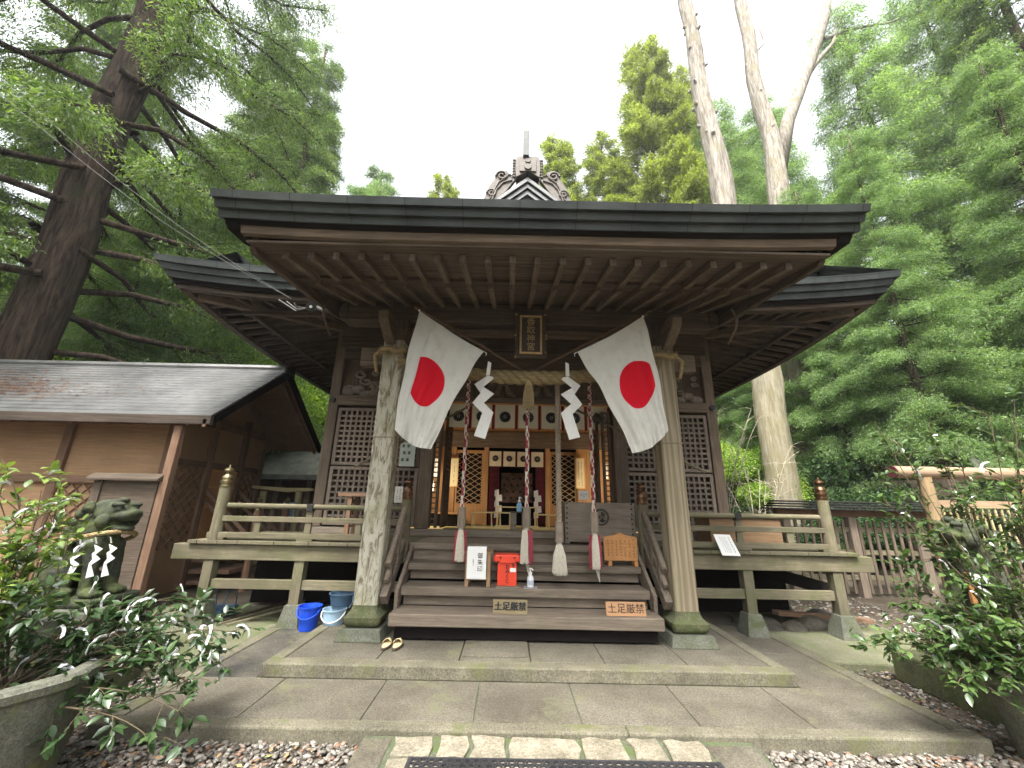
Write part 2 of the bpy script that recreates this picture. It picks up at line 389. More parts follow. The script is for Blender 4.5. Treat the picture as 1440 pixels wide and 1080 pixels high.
# porch pillars on stone bases
PX, PY0, PY1, PYC = 1.675, 4.62, 4.87, 4.745  # pillars, porch beam, plaque and straw ropes: coordinates scaled up about the camera
for s in (-1, 1):
    x = s*PX; a = .124; ch = .02
    def pr(z, h=a): return [(x-h+ch,PYC-h,z),(x+h-ch,PYC-h,z),(x+h,PYC-h+ch,z),(x+h,PYC+h-ch,z),(x+h-ch,PYC+h,z),(x-h+ch,PYC+h,z),(x-h,PYC+h-ch,z),(x-h,PYC-h+ch,z)]
    P = MB().loft([pr(.302), pr(1.0), pr(2.0), pr(3.26)]).build('pillar', M['oldpillar'] if s < 0 else M['grainpillar'], H,
              label='peeling pale whitish square pillar' if s < 0 else 'smooth yellow brown square pillar with flame grain')
    q = MB(); prof = [(.135,.105),(.160,.113),(.176,.135),(.186,.17),(.188,.202),(.182,.208),(.160,.228),(.142,.252),(.131,.28),(.129,.304)]
    q.loft([[(x-h+.02,PYC-h,z),(x+h-.02,PYC-h,z),(x+h,PYC-h+.02,z),(x+h,PYC+h-.02,z),(x+h-.02,PYC+h,z),(x-h+.02,PYC+h,z),(x-h,PYC+h-.02,z),(x-h,PYC-h+.02,z)] for h, z in prof])
    q.build('base_stone', M['soban'], H, smooth=True)
    q = MB(); q.loft([[(x+dx*h,PYC+dy*h,z) for dx, dy in ((-1,-1),(1,-1),(1,1),(-1,1))] for h, z in ((.236,-.004),(.234,.01),(.208,.100),(.203,.105))])
    q.build('plinth', M['plinth'], H, bevel=.008)
    MB().box(x-.13,x+.13,PY0-.007,PY1+.006,2.045,2.058).build('iron_strap', M['endgrain'], H)
    b = MB(); b.box(x-.17,x+.17,PYC-.17,PYC+.17,3.39,3.52); b.loft([[(x+dx*h,PYC+dy*h,z) for dx, dy in ((-1,-1),(1,-1),(1,1),(-1,1))] for h, z in ((.127,3.262),(.17,3.388))])
    b.build('bracket_block', M['roofwood_z'], H, bevel=.006)
    nb = MB(); side = [(4.61,3.50),(4.30,3.53),(4.20,3.46),(4.23,3.37),(4.33,3.31),(4.45,3.24),(4.61,3.19)]
    nb.prism([(x+.03*s-.06,y,z) for y,z in side], (.12,0,0)); nb.build('beam_nose', M['body_y'], H, bevel=.012)
    nb = MB(); x1, x2 = sorted((x+s*.125, x+s*.41))
    nb.prism([(x1,4.68,2.94),(x2,4.68,2.95),(x2,4.68,3.165),(x1,4.68,3.18)], (0,.12,0)); nb.build('beam_nose', M['body_x'], H, bevel=.01)
    MB().box(min(x2,x1) if s < 0 else x2-.001, (min(x2,x1) if s < 0 else x2)+.001, 4.685,4.795,2.945,3.16) if 0 else None
b = MB(); zt, zb = 3.785, 3.522
b.box(-2.30,2.30,4.62,4.86,zb,zt)
for s in (-1,1):
    b.prism([(s*2.30,4.62,zt),(s*2.37,4.62,zt-.02),(s*2.42,4.62,zt-.09),(s*2.42,4.62,zb+.09),(s*2.37,4.62,zb+.015),(s*2.30,4.62,zb)], (0,.24,0))
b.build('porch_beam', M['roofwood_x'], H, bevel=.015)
MB().box(-1.55,1.55,4.70,4.82,3.40,3.47).build('tie_beam', M['roofwood_x'], H, bevel=.006)
for s in (-1,1):
    pts = [(s*PX, 4.88+t*1.7, 3.10+.50*t+.20*math.sin(t*math.pi)) for t in [i/10 for i in range(11)]]
    MB().tube([Vector(p) for p in pts], .09, 8, sq=1.3).build('connecting_beam', M['roofwood_y'], H, smooth=True)
def up_k(x): return .045*(abs(x)/2.65)**4
def up_m(u): return .25*max(0,(abs(u)))**3.2
# --- porch roof (kohai): three courses of copper sheet, black fascia, boards, rafters
NX = 28; xs = [-2.65+5.3*i/NX for i in range(NX+1)]
for k in range(3):
    y0, zt = 2.634+.058*k, 3.668-.052*k
    rings = [[(x*(1-.002*k), y0, zt+up_k(x)), (x*(1-.002*k), y0+.022, zt-.056+up_k(x)), (x*(1-.002*k), 5.0, 4.24-.052*k-.02+up_k(x)), (x*(1-.002*k), 5.0, 4.30-.052*k+up_k(x))] for x in xs]
    MB().loft(rings).build('roof_course', M['copper'], H)
rings = [[(x*.985, 2.775, 3.520+up_k(x)), (x*.985, 2.835, 3.492+up_k(x)), (x*.985,4.95,4.03+up_k(x)),(x*.985,4.95,4.10+up_k(x))] for x in xs]
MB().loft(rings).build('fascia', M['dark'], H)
MB().loft([[(x, 2.84, 3.505+up_k(x)), (x, 2.865, 3.436+up_k(x)), (x,2.91,3.430+up_k(x)),(x,2.91,3.505+up_k(x))] for x in [-2.50+5.0*i/20 for i in range(21)]]).build('eave_board', M['body_x'], H)
def zb1(y): return 3.428+.19*(y-3.05)
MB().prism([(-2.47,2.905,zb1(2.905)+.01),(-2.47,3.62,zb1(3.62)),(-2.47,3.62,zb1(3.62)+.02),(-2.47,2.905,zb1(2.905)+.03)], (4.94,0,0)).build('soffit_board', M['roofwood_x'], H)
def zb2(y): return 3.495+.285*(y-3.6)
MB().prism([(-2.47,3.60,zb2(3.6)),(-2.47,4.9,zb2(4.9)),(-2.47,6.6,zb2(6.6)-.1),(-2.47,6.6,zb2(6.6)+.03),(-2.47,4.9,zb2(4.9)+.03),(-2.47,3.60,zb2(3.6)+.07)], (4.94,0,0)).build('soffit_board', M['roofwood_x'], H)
for i in range(21):
    x = -2.2+.22*i
    o = MB().prism([(x-.026,3.045,zb1(3.045)-.068),(x-.026,3.60,zb1(3.60)-.068),(x-.026,3.60,zb1(3.6)-.003),(x-.026,3.045,zb1(3.045)-.003)], (.052,0,0)).build('rafter', M['body_y'], H)
    MB().box(x-.0275,x+.0275,3.038,3.0455,zb1(3.04)-.071,zb1(3.04)-.004).build('rafter_tip', M['rafter_end'], o)
    MB().prism([(x-.026,3.63,zb2(3.63)-.066),(x-.026,4.62,zb2(4.62)-.066),(x-.026,4.62,zb2(4.62)-.003),(x-.026,3.63,zb2(3.63)-.003)], (.052,0,0)).build('rafter', M['body_y'], H)
for s in (-1,1):      # verge boards closing the porch roof at both sides
    pr = [(3.0,3.50),(2.99,3.41),(3.03,3.375),(3.2,3.395),(3.6,3.443),(4.1,3.502),(4.6,3.565),(5.0,3.66),(5.35,3.84),(5.35,4.15),(3.0,3.56)]
    MB().prism([(s*2.44,y,z) for y,z in pr], (s*.055,0,0)).build('verge_board', M['roofwood_y'], H, bevel=.006)
    pr2 = [(2.80,3.53),(2.85,3.49),(3.05,3.50),(5.3,4.05),(5.3,4.22)]
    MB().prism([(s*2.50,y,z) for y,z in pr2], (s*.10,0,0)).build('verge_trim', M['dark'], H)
    MB().tube([(s*2.41,4.30,3.62),(s*2.43,4.26,3.49),(s*2.38,4.22,3.34),(s*2.38,4.42,3.22)], .014, 6).build('drain_pipe', M['body_z'], H)
# --- main roof
FX, FY, BY = 5.22, 4.85, 13.6
def eave_path():
    pts = []
    for y in np.linspace(BY, FY, 30)[:-1]: pts.append((-FX, y, (-1,0), up_m((abs(y-(FY+BY)/2)/((BY-FY)/2)))))
    for x in np.linspace(-FX, FX, 45): 
        nrm = (-1,-1) if x == -FX else (1,-1) if x == FX else (0,-1); pts.append((x, FY, nrm, up_m(x/FX)))
    for y in np.linspace(FY, BY, 30)[1:]: pts.append((FX, y, (1,0), up_m((abs(y-(FY+BY)/2)/((BY-FY)/2)))))
    return pts
EP = eave_path()
def ring_at(p, prof): x, y, n_, u = p; return [(x+n_[0]*o, y+n_[1]*o, 4.335+z+u) for o, z in prof]
for k in range(3):
    o0, z0 = -.06*k, -.085*k
    prof = [(o0, z0), (o0-.02, z0-.088), (o0-.9, z0-.088+.16), (o0-.9, z0+.30)]
    MB().loft([ring_at(p, prof) for p in EP]).build('roof_course', M['copper'], H)
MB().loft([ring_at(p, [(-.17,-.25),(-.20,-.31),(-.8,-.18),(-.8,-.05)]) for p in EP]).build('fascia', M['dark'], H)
MB().loft([ring_at(p, [(-.24,-.30),(-.25,-.36),(-.36,-.36),(-.36,-.28)]) for p in EP]).build('eave_board', M['roofwood_x'], H)
# underside: boards rising to the walls
def und(d): return 4.335-.335+.19*d
for pl in ([(-FX+.3,FY+.3),(FX-.3,FY+.3),(3.2,6.6),(-3.2,6.6)], [(-FX+.3,BY-.3),(-FX+.3,FY+.3),(-3.2,6.6),(-3.2,BY-.3)], [(FX-.3,FY+.3),(FX-.3,BY-.3),(3.2,BY-.3),(3.2,6.6)]):
    q = MB(); P_ = []; n1 = 24
    a, b_, c, d = [Vector((x,y,0)) for x, y in pl]
    vsx = []
    for j in range(2):
        for i in range(n1+1):
            t = i/n1; p = (a.lerp(b_, t) if j == 0 else d.lerp(c, t))
            u = 0
            if j == 0:
                if abs(a.y-b_.y) < .01: u = up_m(p.x/FX)
                else: u = up_m(abs(p.y-(FY+BY)/2)/((BY-FY)/2))
            vsx.append((p.x, p.y, und(.3 if j == 0 else 2.0)+u))
    q.add(vsx, [(i, i+1, n1+1+i+1, n1+1+i) for i in range(n1)]); q.add([(x,y,z+.03) for x,y,z in vsx], [(i, i+1, n1+1+i+1, n1+1+i) for i in range(n1)])
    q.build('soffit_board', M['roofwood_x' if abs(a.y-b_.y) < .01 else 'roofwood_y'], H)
def mrafter(p0, p1, tipu):
    p0, p1 = Vector(p0), Vector(p1)
    p0.z = und(.34)+tipu-.035; p1.z = und(2.0)-.03-.0
    return MB().beam(p0, p1, .05, .06)
cnt = 0
for s in (-1,1):
    for i in range(11):          # front rafters beside the porch
        x = s*(2.75+.22*i)
        if abs(x) > FX-.42: continue
        yend = 6.6 if abs(x) < 3.2 else 6.6-(abs(x)-3.2)*.86
        t = (yend-(FY+.34))/(6.6-(FY+.34)); p1 = Vector((x, yend, 0)); p0 = Vector((x, FY+.36, 0))
        u = up_m(x/FX); mb_ = MB(); p0.z = und(.34)+u-.03; p1.z = (und(.34)+u)*(1-t)+und(2.0)*t-.03
        mb_.beam(p0, p1, .05, .06).build('rafter', M['roofwood_y'], H)
    for i in range(20):          # side rafters
        y = FY+.55+.22*i; yy = y
        u = up_m(abs(y-(FY+BY)/2)/((BY-FY)/2)); xend = 3.2 if y > 6.6 else 3.2+(6.6-y)*1.16
        if xend > FX-.5: continue
        t = ((FX-.34)-xend)/((FX-.34)-3.2)
        p0 = Vector((s*(FX-.36), y, und(.34)+u-.03)); p1 = Vector((s*xend, y, (und(.34)+u)*(1-t)+und(2.0)*t-.03))
        MB().beam(p0, p1, .05, .06).build('rafter', M['roofwood_x'], H)
    a = Vector((s*(FX-.42), FY+.42, und(.35)+.10)); b_ = Vector((s*3.2, 6.6, und(2.0)-.09))
    MB().beam(a, b_, .12, .15).build('hip_beam', M['body_x'], H, bevel=.01)
    # second-tier batten following the eave
    MB().prism([(s*4.35,5.72,und(1.0)-.1),(s*4.35,BY-.4,und(1.0)-.1),(s*4.28,BY-.4,und(1.0)-.1),(s*4.28,5.72,und(1.0)-.1)], (0,0,.07)).build('soffit_batten', M['roofwood_y'], H)
    MB().box(min(s*2.5,s*4.4),max(s*2.5,s*4.4),5.66,5.73,und(.9)-.1,und(.9)-.02).build('soffit_batten', M['roofwood_x'], H)
# main roof surface with a steep front gable above
def rz(x, y):
    d = min(FX-abs(x), y-FY, BY-y); z = 4.34+.46*d+.03*d*d
    z += up_m(x/FX)*max(0,1-d/1.2)
    if y > 5.62: 
        ax = abs(x); zg = 6.62-.86*ax+.05*ax*ax if ax < 2.4 else 0
        z = max(z, zg)
    return z
q = MB(); X_ = list(np.linspace(-FX,FX,50)); Y_ = sorted(list(np.linspace(FY,BY,40))+[5.619,5.621])
q.add([(x,y,rz(x,y)-.02) for y in Y_ for x in X_], [(j*len(X_)+i, j*len(X_)+i+1, (j+1)*len(X_)+i+1, (j+1)*len(X_)+i) for j in range(len(Y_)-1) for i in range(len(X_)-1)])
q.build('roof_surface', M['copper'], H)
# gable edge courses and ornament
M['gable'] = plain('silvery_aged_copper', (.095,.097,.095), .5, .5, .25, .3)
M['orn'] = plain('pale_patinated_ornament', (.10,.086,.072), .6, .4, .3, .1, 14)
def gz(ax): return 6.66-.9*ax+.04*ax*ax
for k in range(3):
    off = .105*k
    pl = [(-2.0,gz(2.0)-off),(-1,gz(1)-off),(0,gz(0)-off),(1,gz(1)-off),(2.0,gz(2.0)-off)]
    pl2 = [(x,z-.085) for x,z in pl][::-1]
    yk = 5.50+.035*k
    MB().prism([(x,yk,z) for x,z in pl+pl2], (0,.12,0)).build('gable_course', M['gable'], H, bevel=.005)
MB().prism([(-2.0,5.62,gz(2)-.3),(0,5.62,gz(0)-.3),(2,5.62,gz(2)-.3),(2,5.62,4.6),(-2,5.62,4.6)], (0,.03,0)).build('gable_wall', plain('grey_gable_sheet', (.05,.05,.048), .6), H)
pl = [(-.62,gz(.62)-.42),(0,gz(0)-.42),(.62,gz(.62)-.42)]
MB().prism([(x,5.585,z) for x,z in pl+[(x*.9,z-.09) for x,z in pl[::-1]]], (0,.03,0)).build('gable_trim', M['roofwood_x'], H)
orn = MB(); yk = 5.46
body = [(-.20,6.62),(-.215,6.80),(-.20,7.02),(-.17,7.06),(.17,7.06),(.20,7.02),(.215,6.80),(.20,6.62),(0,6.74)]
orn.prism([(x,yk,z) for x,z in body], (0,.14,0))
orn.prism([(x,yk-.025,z) for x,z in [(-.14,6.72),(-.14,6.97),(.14,6.97),(.14,6.72)]], (0,.03,0))
orn.cyl((0,yk-.045,6.93),(0,yk-.02,6.93),.045,n=14); orn.cyl((0,yk-.05,6.80),(0,yk-.02,6.80),.06,n=12)
for s in (-1,1):
    for j in range(7): orn.ball((s*.235,yk+.05,6.66+.058*j), .032, 8, 5)
    fin = [(.20,6.62),(.28,6.66),(.35,6.78),(.46,6.80),(.55,6.72),(.57,6.58),(.66,6.44),(.70,6.28),(.76,6.10),(.82,5.98),(.72,5.95),(.55,6.16),(.36,6.36)]
    orn.prism([(s*x,yk+.04,z) for x,z in fin], (0,.08,0))
    for (cx, cz, r0) in ((.44,6.66,.10),(.60,6.30,.085)):
        pts = [(s*(cx+(r0*(1-t*.75))*math.cos(t*9)), yk+.025, cz+(r0*(1-t*.75))*math.sin(t*9)) for t in [i/22 for i in range(23)]]
        orn.tube(pts, .018, 6)
    orn.tube([(s*.26,yk+.03,6.58),(s*.42,yk+.03,6.52),(s*.52,yk+.03,6.38),(s*.60,yk+.03,6.14),(s*.72,yk+.03,6.0)], .018, 6)
    orn.tube([(s*.22,yk+.03,6.64),(s*.32,yk+.03,6.70),(s*.37,yk+.03,6.62),(s*.50,yk+.03,6.52),(s*.62,yk+.03,6.20),(s*.78,yk+.03,6.0)], .016, 6)
orn.build('ridge_ornament', M['orn'], H, bevel=.006)
MB().loft([[(-.035+dx*w_,yk+.0+dy*w_,z) for dx,dy in ((-1,-1),(1,-1),(1,1),(-1,1))] for w_, z in ((.050,7.04),(.050,7.56),(.018,7.63))]).build('ridge_finial', M['copper'], H)
MB().box(-.2,.2,5.62,BY-1,6.5,6.78).build('ridge', M['copper'], H, bevel=.02)
# ---------------------------------------------------------------- steps
ZF = .835
steps = [(4.53,.254,.115,1.393),(4.82,.452,.09,1.36),(5.08,.655,.075,1.36)]
for i, (y, z, th, hw) in enumerate(steps):
    o = MB().box(-hw, hw, y, y+.36, z-th, z).build('step', M['step_x'], H, bevel=.009)
    if i: MB().box(-hw+.02, hw-.02, y+.07, y+.085, z-th-.10, z-th).build('riser', M['step_x'], H)
MB().box(-1.34,1.34,4.60,4.62,.02,.136).build('riser', M['dark'], H)  # near-black sheet painting the shade in the gap under the step
MB().box(-1.42,1.42,5.30,5.47,ZF-.055,ZF+.022).build('step', M['step_x'], H, bevel=.008)
MB().box(-1.40,1.40,5.36,5.38,.5,ZF-.05).build('riser', M['step_x'], H)
for s in (-1,1):
    MB().prism([(s*1.362,4.74,.20),(s*1.362,5.32,.60),(s*1.362,5.32,.84),(s*1.362,4.72,.42)], (s*.04,0,0)).build('stringer', M['step_y'], H, bevel=.004)
MB().box(-1.42,1.42,5.475,6.495,ZF-.05,ZF).build('veranda_floor', M['step_x'], H)
MB().box(-1.44,1.44,5.49,5.52,-.05,ZF-.06).build('shade_skirt_board', M['dark'], H)  # near-black colour stands in for the shade behind the steps
# ---------------------------------------------------------------- veranda
def sides():
    for s in (-1,1): yield s, (lambda a, b: (min(s*a,s*b), max(s*a,s*b)))
for s, o_ in sides():
    fl = MB(); x = 1.43; k = 0; rg = random.Random(3+s)
    while x < 4.13:
        x2 = min(x+rg.uniform(.20,.26), 4.14); a, b = o_(x+.002, x2-.002); fl.box(a, b, 5.285+rg.uniform(0,.008), 6.9, ZF-.042+rg.uniform(0,.003), ZF-rg.uniform(0,.003)); x = x2
    fl.build('veranda_floor', M['deck_y'], H, bevel=.003)
    a, b = o_(1.44, 4.33); MB().box(a, b, 5.33, 5.45, ZF-.225, ZF-.046).build('floor_beam', M['deck_x'], H, bevel=.008)
    a, b = o_(1.5, 3.80); MB().box(a, b, 5.37, 5.43, .283, .39).build('lower_rail', M['deck_x'], H, bevel=.005)
    a, b = o_(1.7, 3.9); MB().box(a, b, 6.44, 6.47, -.1, ZF-.05).build('shade_skirt_board', M['dark'], H)  # boarding coloured near-black to paint the shade under the veranda
    a, b = o_(3.95, 4.05); MB().box(a, b, 5.35, 8.5, ZF-.2, ZF-.06).build('floor_beam', M['deck_y'], H, bevel=.006)
    for xp in (2.76, 3.87):
        for yp in (5.345, 6.6):
            MB().box(s*xp-.06, s*xp+.06, yp, yp+.125, .125, ZF-.04).build('veranda_post', M['deck_z'], H, bevel=.006)
            q = MB(); q.loft([[(s*xp+dx*h, yp+.06+dy*h, z) for dx, dy in ((-1,-1),(1,-1),(1,1),(-1,1))] for h, z in ((.135,-.12),(.083,.13))]); q.build('post_stone', M['plinth'], H, bevel=.006)
    # railing
    R_ = MB(); 
    MB().tube([(s*1.50,5.395,1.245),(s*2.6,5.395,1.245),(s*3.80,5.395,1.245)], .034, 12).build('top_rail', M['deck_x'], H, smooth=True)
    a, b = o_(1.5, 3.93); MB().box(a, b, 5.365, 5.425, 1.055, 1.12).build('middle_rail', M['deck_x'], H, bevel=.005)
    a, b = o_(1.5, 3.97); q = MB(); q.box(a, b, 5.35, 5.44, .862, .925); 
    for xb in (1.6, 2.75, 3.85): c, d = o_(xb-.1, xb+.1); q.box(c, d, 5.352, 5.438, ZF+.001, .862)
    q.build('bottom_rail', M['deck_x'], H, bevel=.005)
    for xb, zt in ((3.38,1.055),(2.74,1.205),(2.1,1.055)):
        MB().box(s*xb-.04, s*xb+.04, 5.375, 5.415, .925, zt).build('baluster', M['deck_z'], H, bevel=.004)
    c, d = o_(2.70, 2.78); MB().box(c, d, 5.35, 5.44, 1.195, 1.282).build('rail_clasp', M['iron'], H, bevel=.004)
    def newel(x, y, z0, z1, r, capm):
        o = MB().lathe([(r*1.06,z0),(r*1.06,z0+.1),(r,z0+.3),(r*.97,z1)], (x,y,0), 20).build('newel_post', M['deck_z'], H, smooth=True)
        k = r/.068
        pf = [(.066,0),(.07,.012),(.07,.03),(.062,.036),(.062,.052),(.073,.062),(.074,.085),(.06,.095),(.058,.118),(.066,.125),(.060,.150),(.042,.172),(.026,.180),(.026,.192),(.05,.204),(.058,.222),(.052,.242),(.03,.256),(.012,.264),(.009,.282),(.002,.298)]
        MB().lathe([(a_*k, z1+b_*k) for a_, b_ in pf], (x,y,0), 20).build('finial', capm, o, smooth=True)
    newel(s*3.885, 5.395, ZF, 1.46, .068, M['brass'] if s < 0 else M['copcap'])
    newel(s*1.50, 5.33, ZF-.2, 1.36, .066, M['copcap'])
    # stair rails
    for (z0, z1, r) in ((1.27,.62,.034),(1.08,.46,.030)):
        MB().tube([(s*1.50,5.30,z0),(s*1.50,5.1,z0-.17),(s*1.50,4.70,z1+.06)], r, 10).build('stair_rail', M['step_y'], H, smooth=True)
    MB().beam((s*1.50,5.30,.86),(s*1.50,4.68,.34), .08, .12).build('stair_rail', M['step_y'], H, bevel=.005)
    for yb in (4.80,5.02): MB().box(s*1.50-.035,s*1.50+.035,yb-.03,yb+.03,.25+(yb-4.56)*.78,.62+(yb-4.62)*.9).build('baluster', M['step_z'], H)
# ---------------------------------------------------------------- hall body
YW = 6.6
MB().box(-3.3,3.3,6.50,6.68,ZF+.001,.935).build('threshold_beam', M['greyboard'], H, bevel=.008)
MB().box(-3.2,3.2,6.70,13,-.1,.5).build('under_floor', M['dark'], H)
for x, wd in ((-3.2,.165),(3.2,.165),(-1.56,.22),(1.62,.22)):
    MB().box(x-wd/2,x+wd/2,YW-.02,YW+.18,.94,4.6).build('wall_post', M['body_z'], H, bevel=.012)
for s, o_ in sides():
    c, d = o_(1.66, 3.12)
    MB().box(c-.0,d+.0,YW-.05,YW+.10,2.87,3.04).build('lintel', M['body_x'], H, bevel=.008)
    MB().box(c,d,YW-.03,YW+.10,3.72,3.92).build('lintel', M['roofwood_x'], H, bevel=.008)
    MB().box(c,d,YW+.08,YW+.10,3.04,3.72).build('wall_board', M['darkwood'], H)
    a_ = s*3.2; MB().cyl((a_,YW-.075,2.955),(a_,YW-.02,2.955),.045,n=10).build('nail_cover', M['iron'], H)
    MB().box(min(a_,a_+s*.001)-.05, max(a_,a_)+.05, YW+.16, 13, .9, 4.5).build('side_wall', M['body_z'], H)
    # carved transom: cloud and leaf relief
    rg = random.Random(11+s); cv = MB()
    for i in range(26):
        x = rg.uniform(c+.12, d-.12); z = rg.uniform(3.10, 3.50); r0 = rg.uniform(.05,.13)
        pts = [(x+(r0*(1-t*.8))*math.cos(t*7+i), YW+.05-.03*t, z+(r0*.6*(1-t*.8))*math.sin(t*7+i)) for t in [j/9 for j in range(10)]]
        cv.tube(pts, rg.uniform(.018,.034), 6)
    for i in range(9):
        x = c+.12+(d-c-.24)*i/8; cv.ball((x, YW+.05, 3.12+.05*math.sin(i*2)), .09, 8, 5, (1.3,.5,.8))
    cv.build('carved_transom', M['lattice'], H, smooth=True)
    # lattice shutters
    for (z0, z1) in ((.965,1.86),(1.885,2.83)):
        q = MB(); c2, d2 = c+.02, d-.02
        q.box(c2,d2,YW,YW+.05,z0,z0+.05); q.box(c2,d2,YW,YW+.05,z1-.05,z1)
        q.box(c2,c2+.055,YW,YW+.05,z0+.05,z1-.05); q.box(d2-.055,d2,YW,YW+.05,z0+.05,z1-.05)
        fr = q.build('lattice_shutter', M['lattice'], H, bevel=.003)
        q = MB(); nx = int(round((d2-c2-.11)/.087)); nz = int(round((z1-z0-.1)/.087))
        for i in range(1, nx): xx = c2+.055+(d2-c2-.11)*i/nx; q.box(xx-.016,xx+.016,YW+.006,YW+.03,z0+.05,z1-.05)
        for i in range(1, nz): zz = z0+.05+(z1-z0-.1)*i/nz; q.box(c2+.055,d2-.055,YW+.010,YW+.034,zz-.016,zz+.016)
        q.build('grid', M['lattice'], fr)
    MB().box(c,d,YW+.12,YW+.14,.95,2.87).build('backing_board', M['darkwood'], H)
    # folded dark slatted door leaves at the sides of the opening
    for dx, rot in ((1.40, 0), (1.27, 1)):
        x = s*dx; q = MB()
        z0, z1 = .95, 2.86
        if rot: q.box(x-.02,x+.02,YW+.1,YW+.16,z0,z1); q.box(x-.02,x+.02,YW+.62,YW+.68,z0,z1); ys = [YW+.16+.046*i for i in range(1,11)]
        else: q.box(x-.075,x-.03,YW+.02,YW+.07,z0,z1); q.box(x+.03,x+.075,YW+.02,YW+.07,z0,z1); ys = []
        for yv in ys: q.box(x-.008,x+.008,yv-.008,yv+.008,z0,z1)
        for i in range(24):
            zz = z0+.04+i*.08
            if rot: q.box(x-.015,x+.015,YW+.16,YW+.62,zz,zz+.022)
            else: q.box(x-.03,x+.03,YW+.03,YW+.06,zz,zz+.022)
        if rot: q.box(x-.018,x+.018,YW+.16,YW+.62,z0,z0+.35)
        q.build('door_leaf', M['darkwood'], H)
MB().box(-1.46,1.52,YW-.03,YW+.12,3.54,3.88).build('lintel', M['body_x'], H, bevel=.008)
MB().box(-1.46,1.52,YW-.0,YW+.10,2.985,3.06).build('curtain_beam', M['body_x'], H, bevel=.005)
MB().box(-1.46,1.52,YW+.05,YW+.08,3.06,3.54).build('wall_board', M['darkwood'], H)
MB().box(-3.2,3.2,YW-.04,YW+.16,3.9,4.5).build('head_beam', M['roofwood_x'], H)
for s in (-1,1):     # frog-leg strut ornaments above the curtain
    x = -.33 if s < 0 else .33; fc = MB(); fc.box(x-.032,x+.032,YW-.025,YW+.02,3.27,3.34)
    for t in (-1,1):
        fc.prism([(x+t*.03,YW-.03,3.32),(x+t*.06,YW-.03,3.30),(x+t*.16,YW-.03,3.14),(x+t*.2,YW-.03,3.08),(x+t*.08,YW-.03,3.10),(x+t*.03,YW-.03,3.18)], (0,.06,0))
    fc.build('strut_ornament', M['body_x'], H, bevel=.006)
# interior room
MB().box(-3.1,3.1,YW+.2,8.04,.86,.925).build('tatami_floor', plain('straw_mat', (.36,.33,.16), .8, .2, .12, 0, 20), H)
MB().box(-3.1,3.1,YW+.2,10.5,3.3,3.34).build('ceiling', M['altarwood'], H)
for s in (-1,1):
    MB().box(s*2.0-.03,s*2.0+.03,YW+.2,8.0,.92,3.3).build('room_wall', M['altarwood'], H)
ALT = M['altarwood']
MB().box(-1.95,1.97,8.0,8.10,2.40,2.72).build('altar_lintel', M['body_x'], H, bevel=.008)
MB().box(-1.95,1.97,8.03,8.06,2.72,3.3).build('altar_upper_wall', ALT, H)
for x0, x1 in ((-1.97,-1.30),(1.22,1.97)): MB().box(x0,x1,8.03,8.07,1.0,2.4).build('altar_wall_panel', M['newwood'] if 0 else ALT, H)
for x in (-1.30,-.66,.55,1.17): MB().box(x-.045,x+.045,7.99,8.09,.93,2.40).build('altar_post', ALT, H, bevel=.006)
for x0, x1 in ((-1.255,-.705),(.595,1.125)):
    fr = MB(); fr.box(x0,x1,8.02,8.06,2.28,2.34); fr.box(x0,x1,8.02,8.06,.94,1.32); fr.box(x0,x0+.04,8.02,8.06,1.32,2.28); fr.box(x1-.04,x1,8.02,8.06,1.32,2.28)
    f = fr.build('altar_lattice_door', ALT, H, bevel=.004); q = MB()
    W_, H_ = x1-x0-.08, .96; sp = .105
    for dr in (-1,1):
        k = -12
        while k < 20:
            # line with slope 0.62, clipped to the opening
            pts = []
            for xx in (0, W_):
                pts.append((xx, k*sp+dr*.62*xx))
            (xa, za), (xb, zb_) = pts
            def clip(xa, za, xb, zb_):
                t0, t1 = 0, 1
                for p_, q_ in ((-(zb_-za), za-0), (zb_-za, H_-za)):
                    if abs(p_) < 1e-9:
                        if q_ < 0: return None
                    else:
                        t = q_/p_
                        if p_ < 0: t0 = max(t0, t)
                        else: t1 = min(t1, t)
                return None if t0 >= t1 else (xa+(xb-xa)*t0, za+(zb_-za)*t0, xa+(xb-xa)*t1, za+(zb_-za)*t1)
            c_ = clip(xa, za, xb, zb_)
            if c_: q.beam((x0+.04+c_[0],8.035+.006*dr,1.32+c_[1]), (x0+.04+c_[2],8.035+.006*dr,1.32+c_[3]), .010, .014, up=(0,1,0))
            k += 1
    q.build('diagonal_lattice', plain('pale_lattice_strip', (.42,.30,.17), .6), f)
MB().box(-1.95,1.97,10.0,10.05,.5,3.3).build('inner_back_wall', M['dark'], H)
purple = plain('dark_red_brocade', (.10,.016,.025), .8, .2, .4, 0, 14)
for x0, x1 in ((-.60,-.40),(.33,.50)): MB().box(x0,x1,8.25,8.29,.95,2.3).build('inner_curtain', purple, H)
MB().box(-.7,.6,8.1,10.0,.80,.86).build('inner_floor', M['darkwood'], H)
MB().box(-.38,.33,9.3,9.33,1.35,2.0).build('altar_cloth', plain('tan_brocade_cloth', (.20,.12,.085), .8, .2, .6, 0, 9), H)
sp_ = MB()
for i in range(5):
    for j in range(4): sp_.ball((-.30+.15*i+(.05 if j%2 else 0), 9.285, 1.45+.14*j), .026, 8, 5, (1,.3,1.4))
sp_.build('altar_ornament', M['iron'], H)
MB().box(-.45,.38,8.9,9.25,.86,1.15).build('altar_table', M['dark'], H)
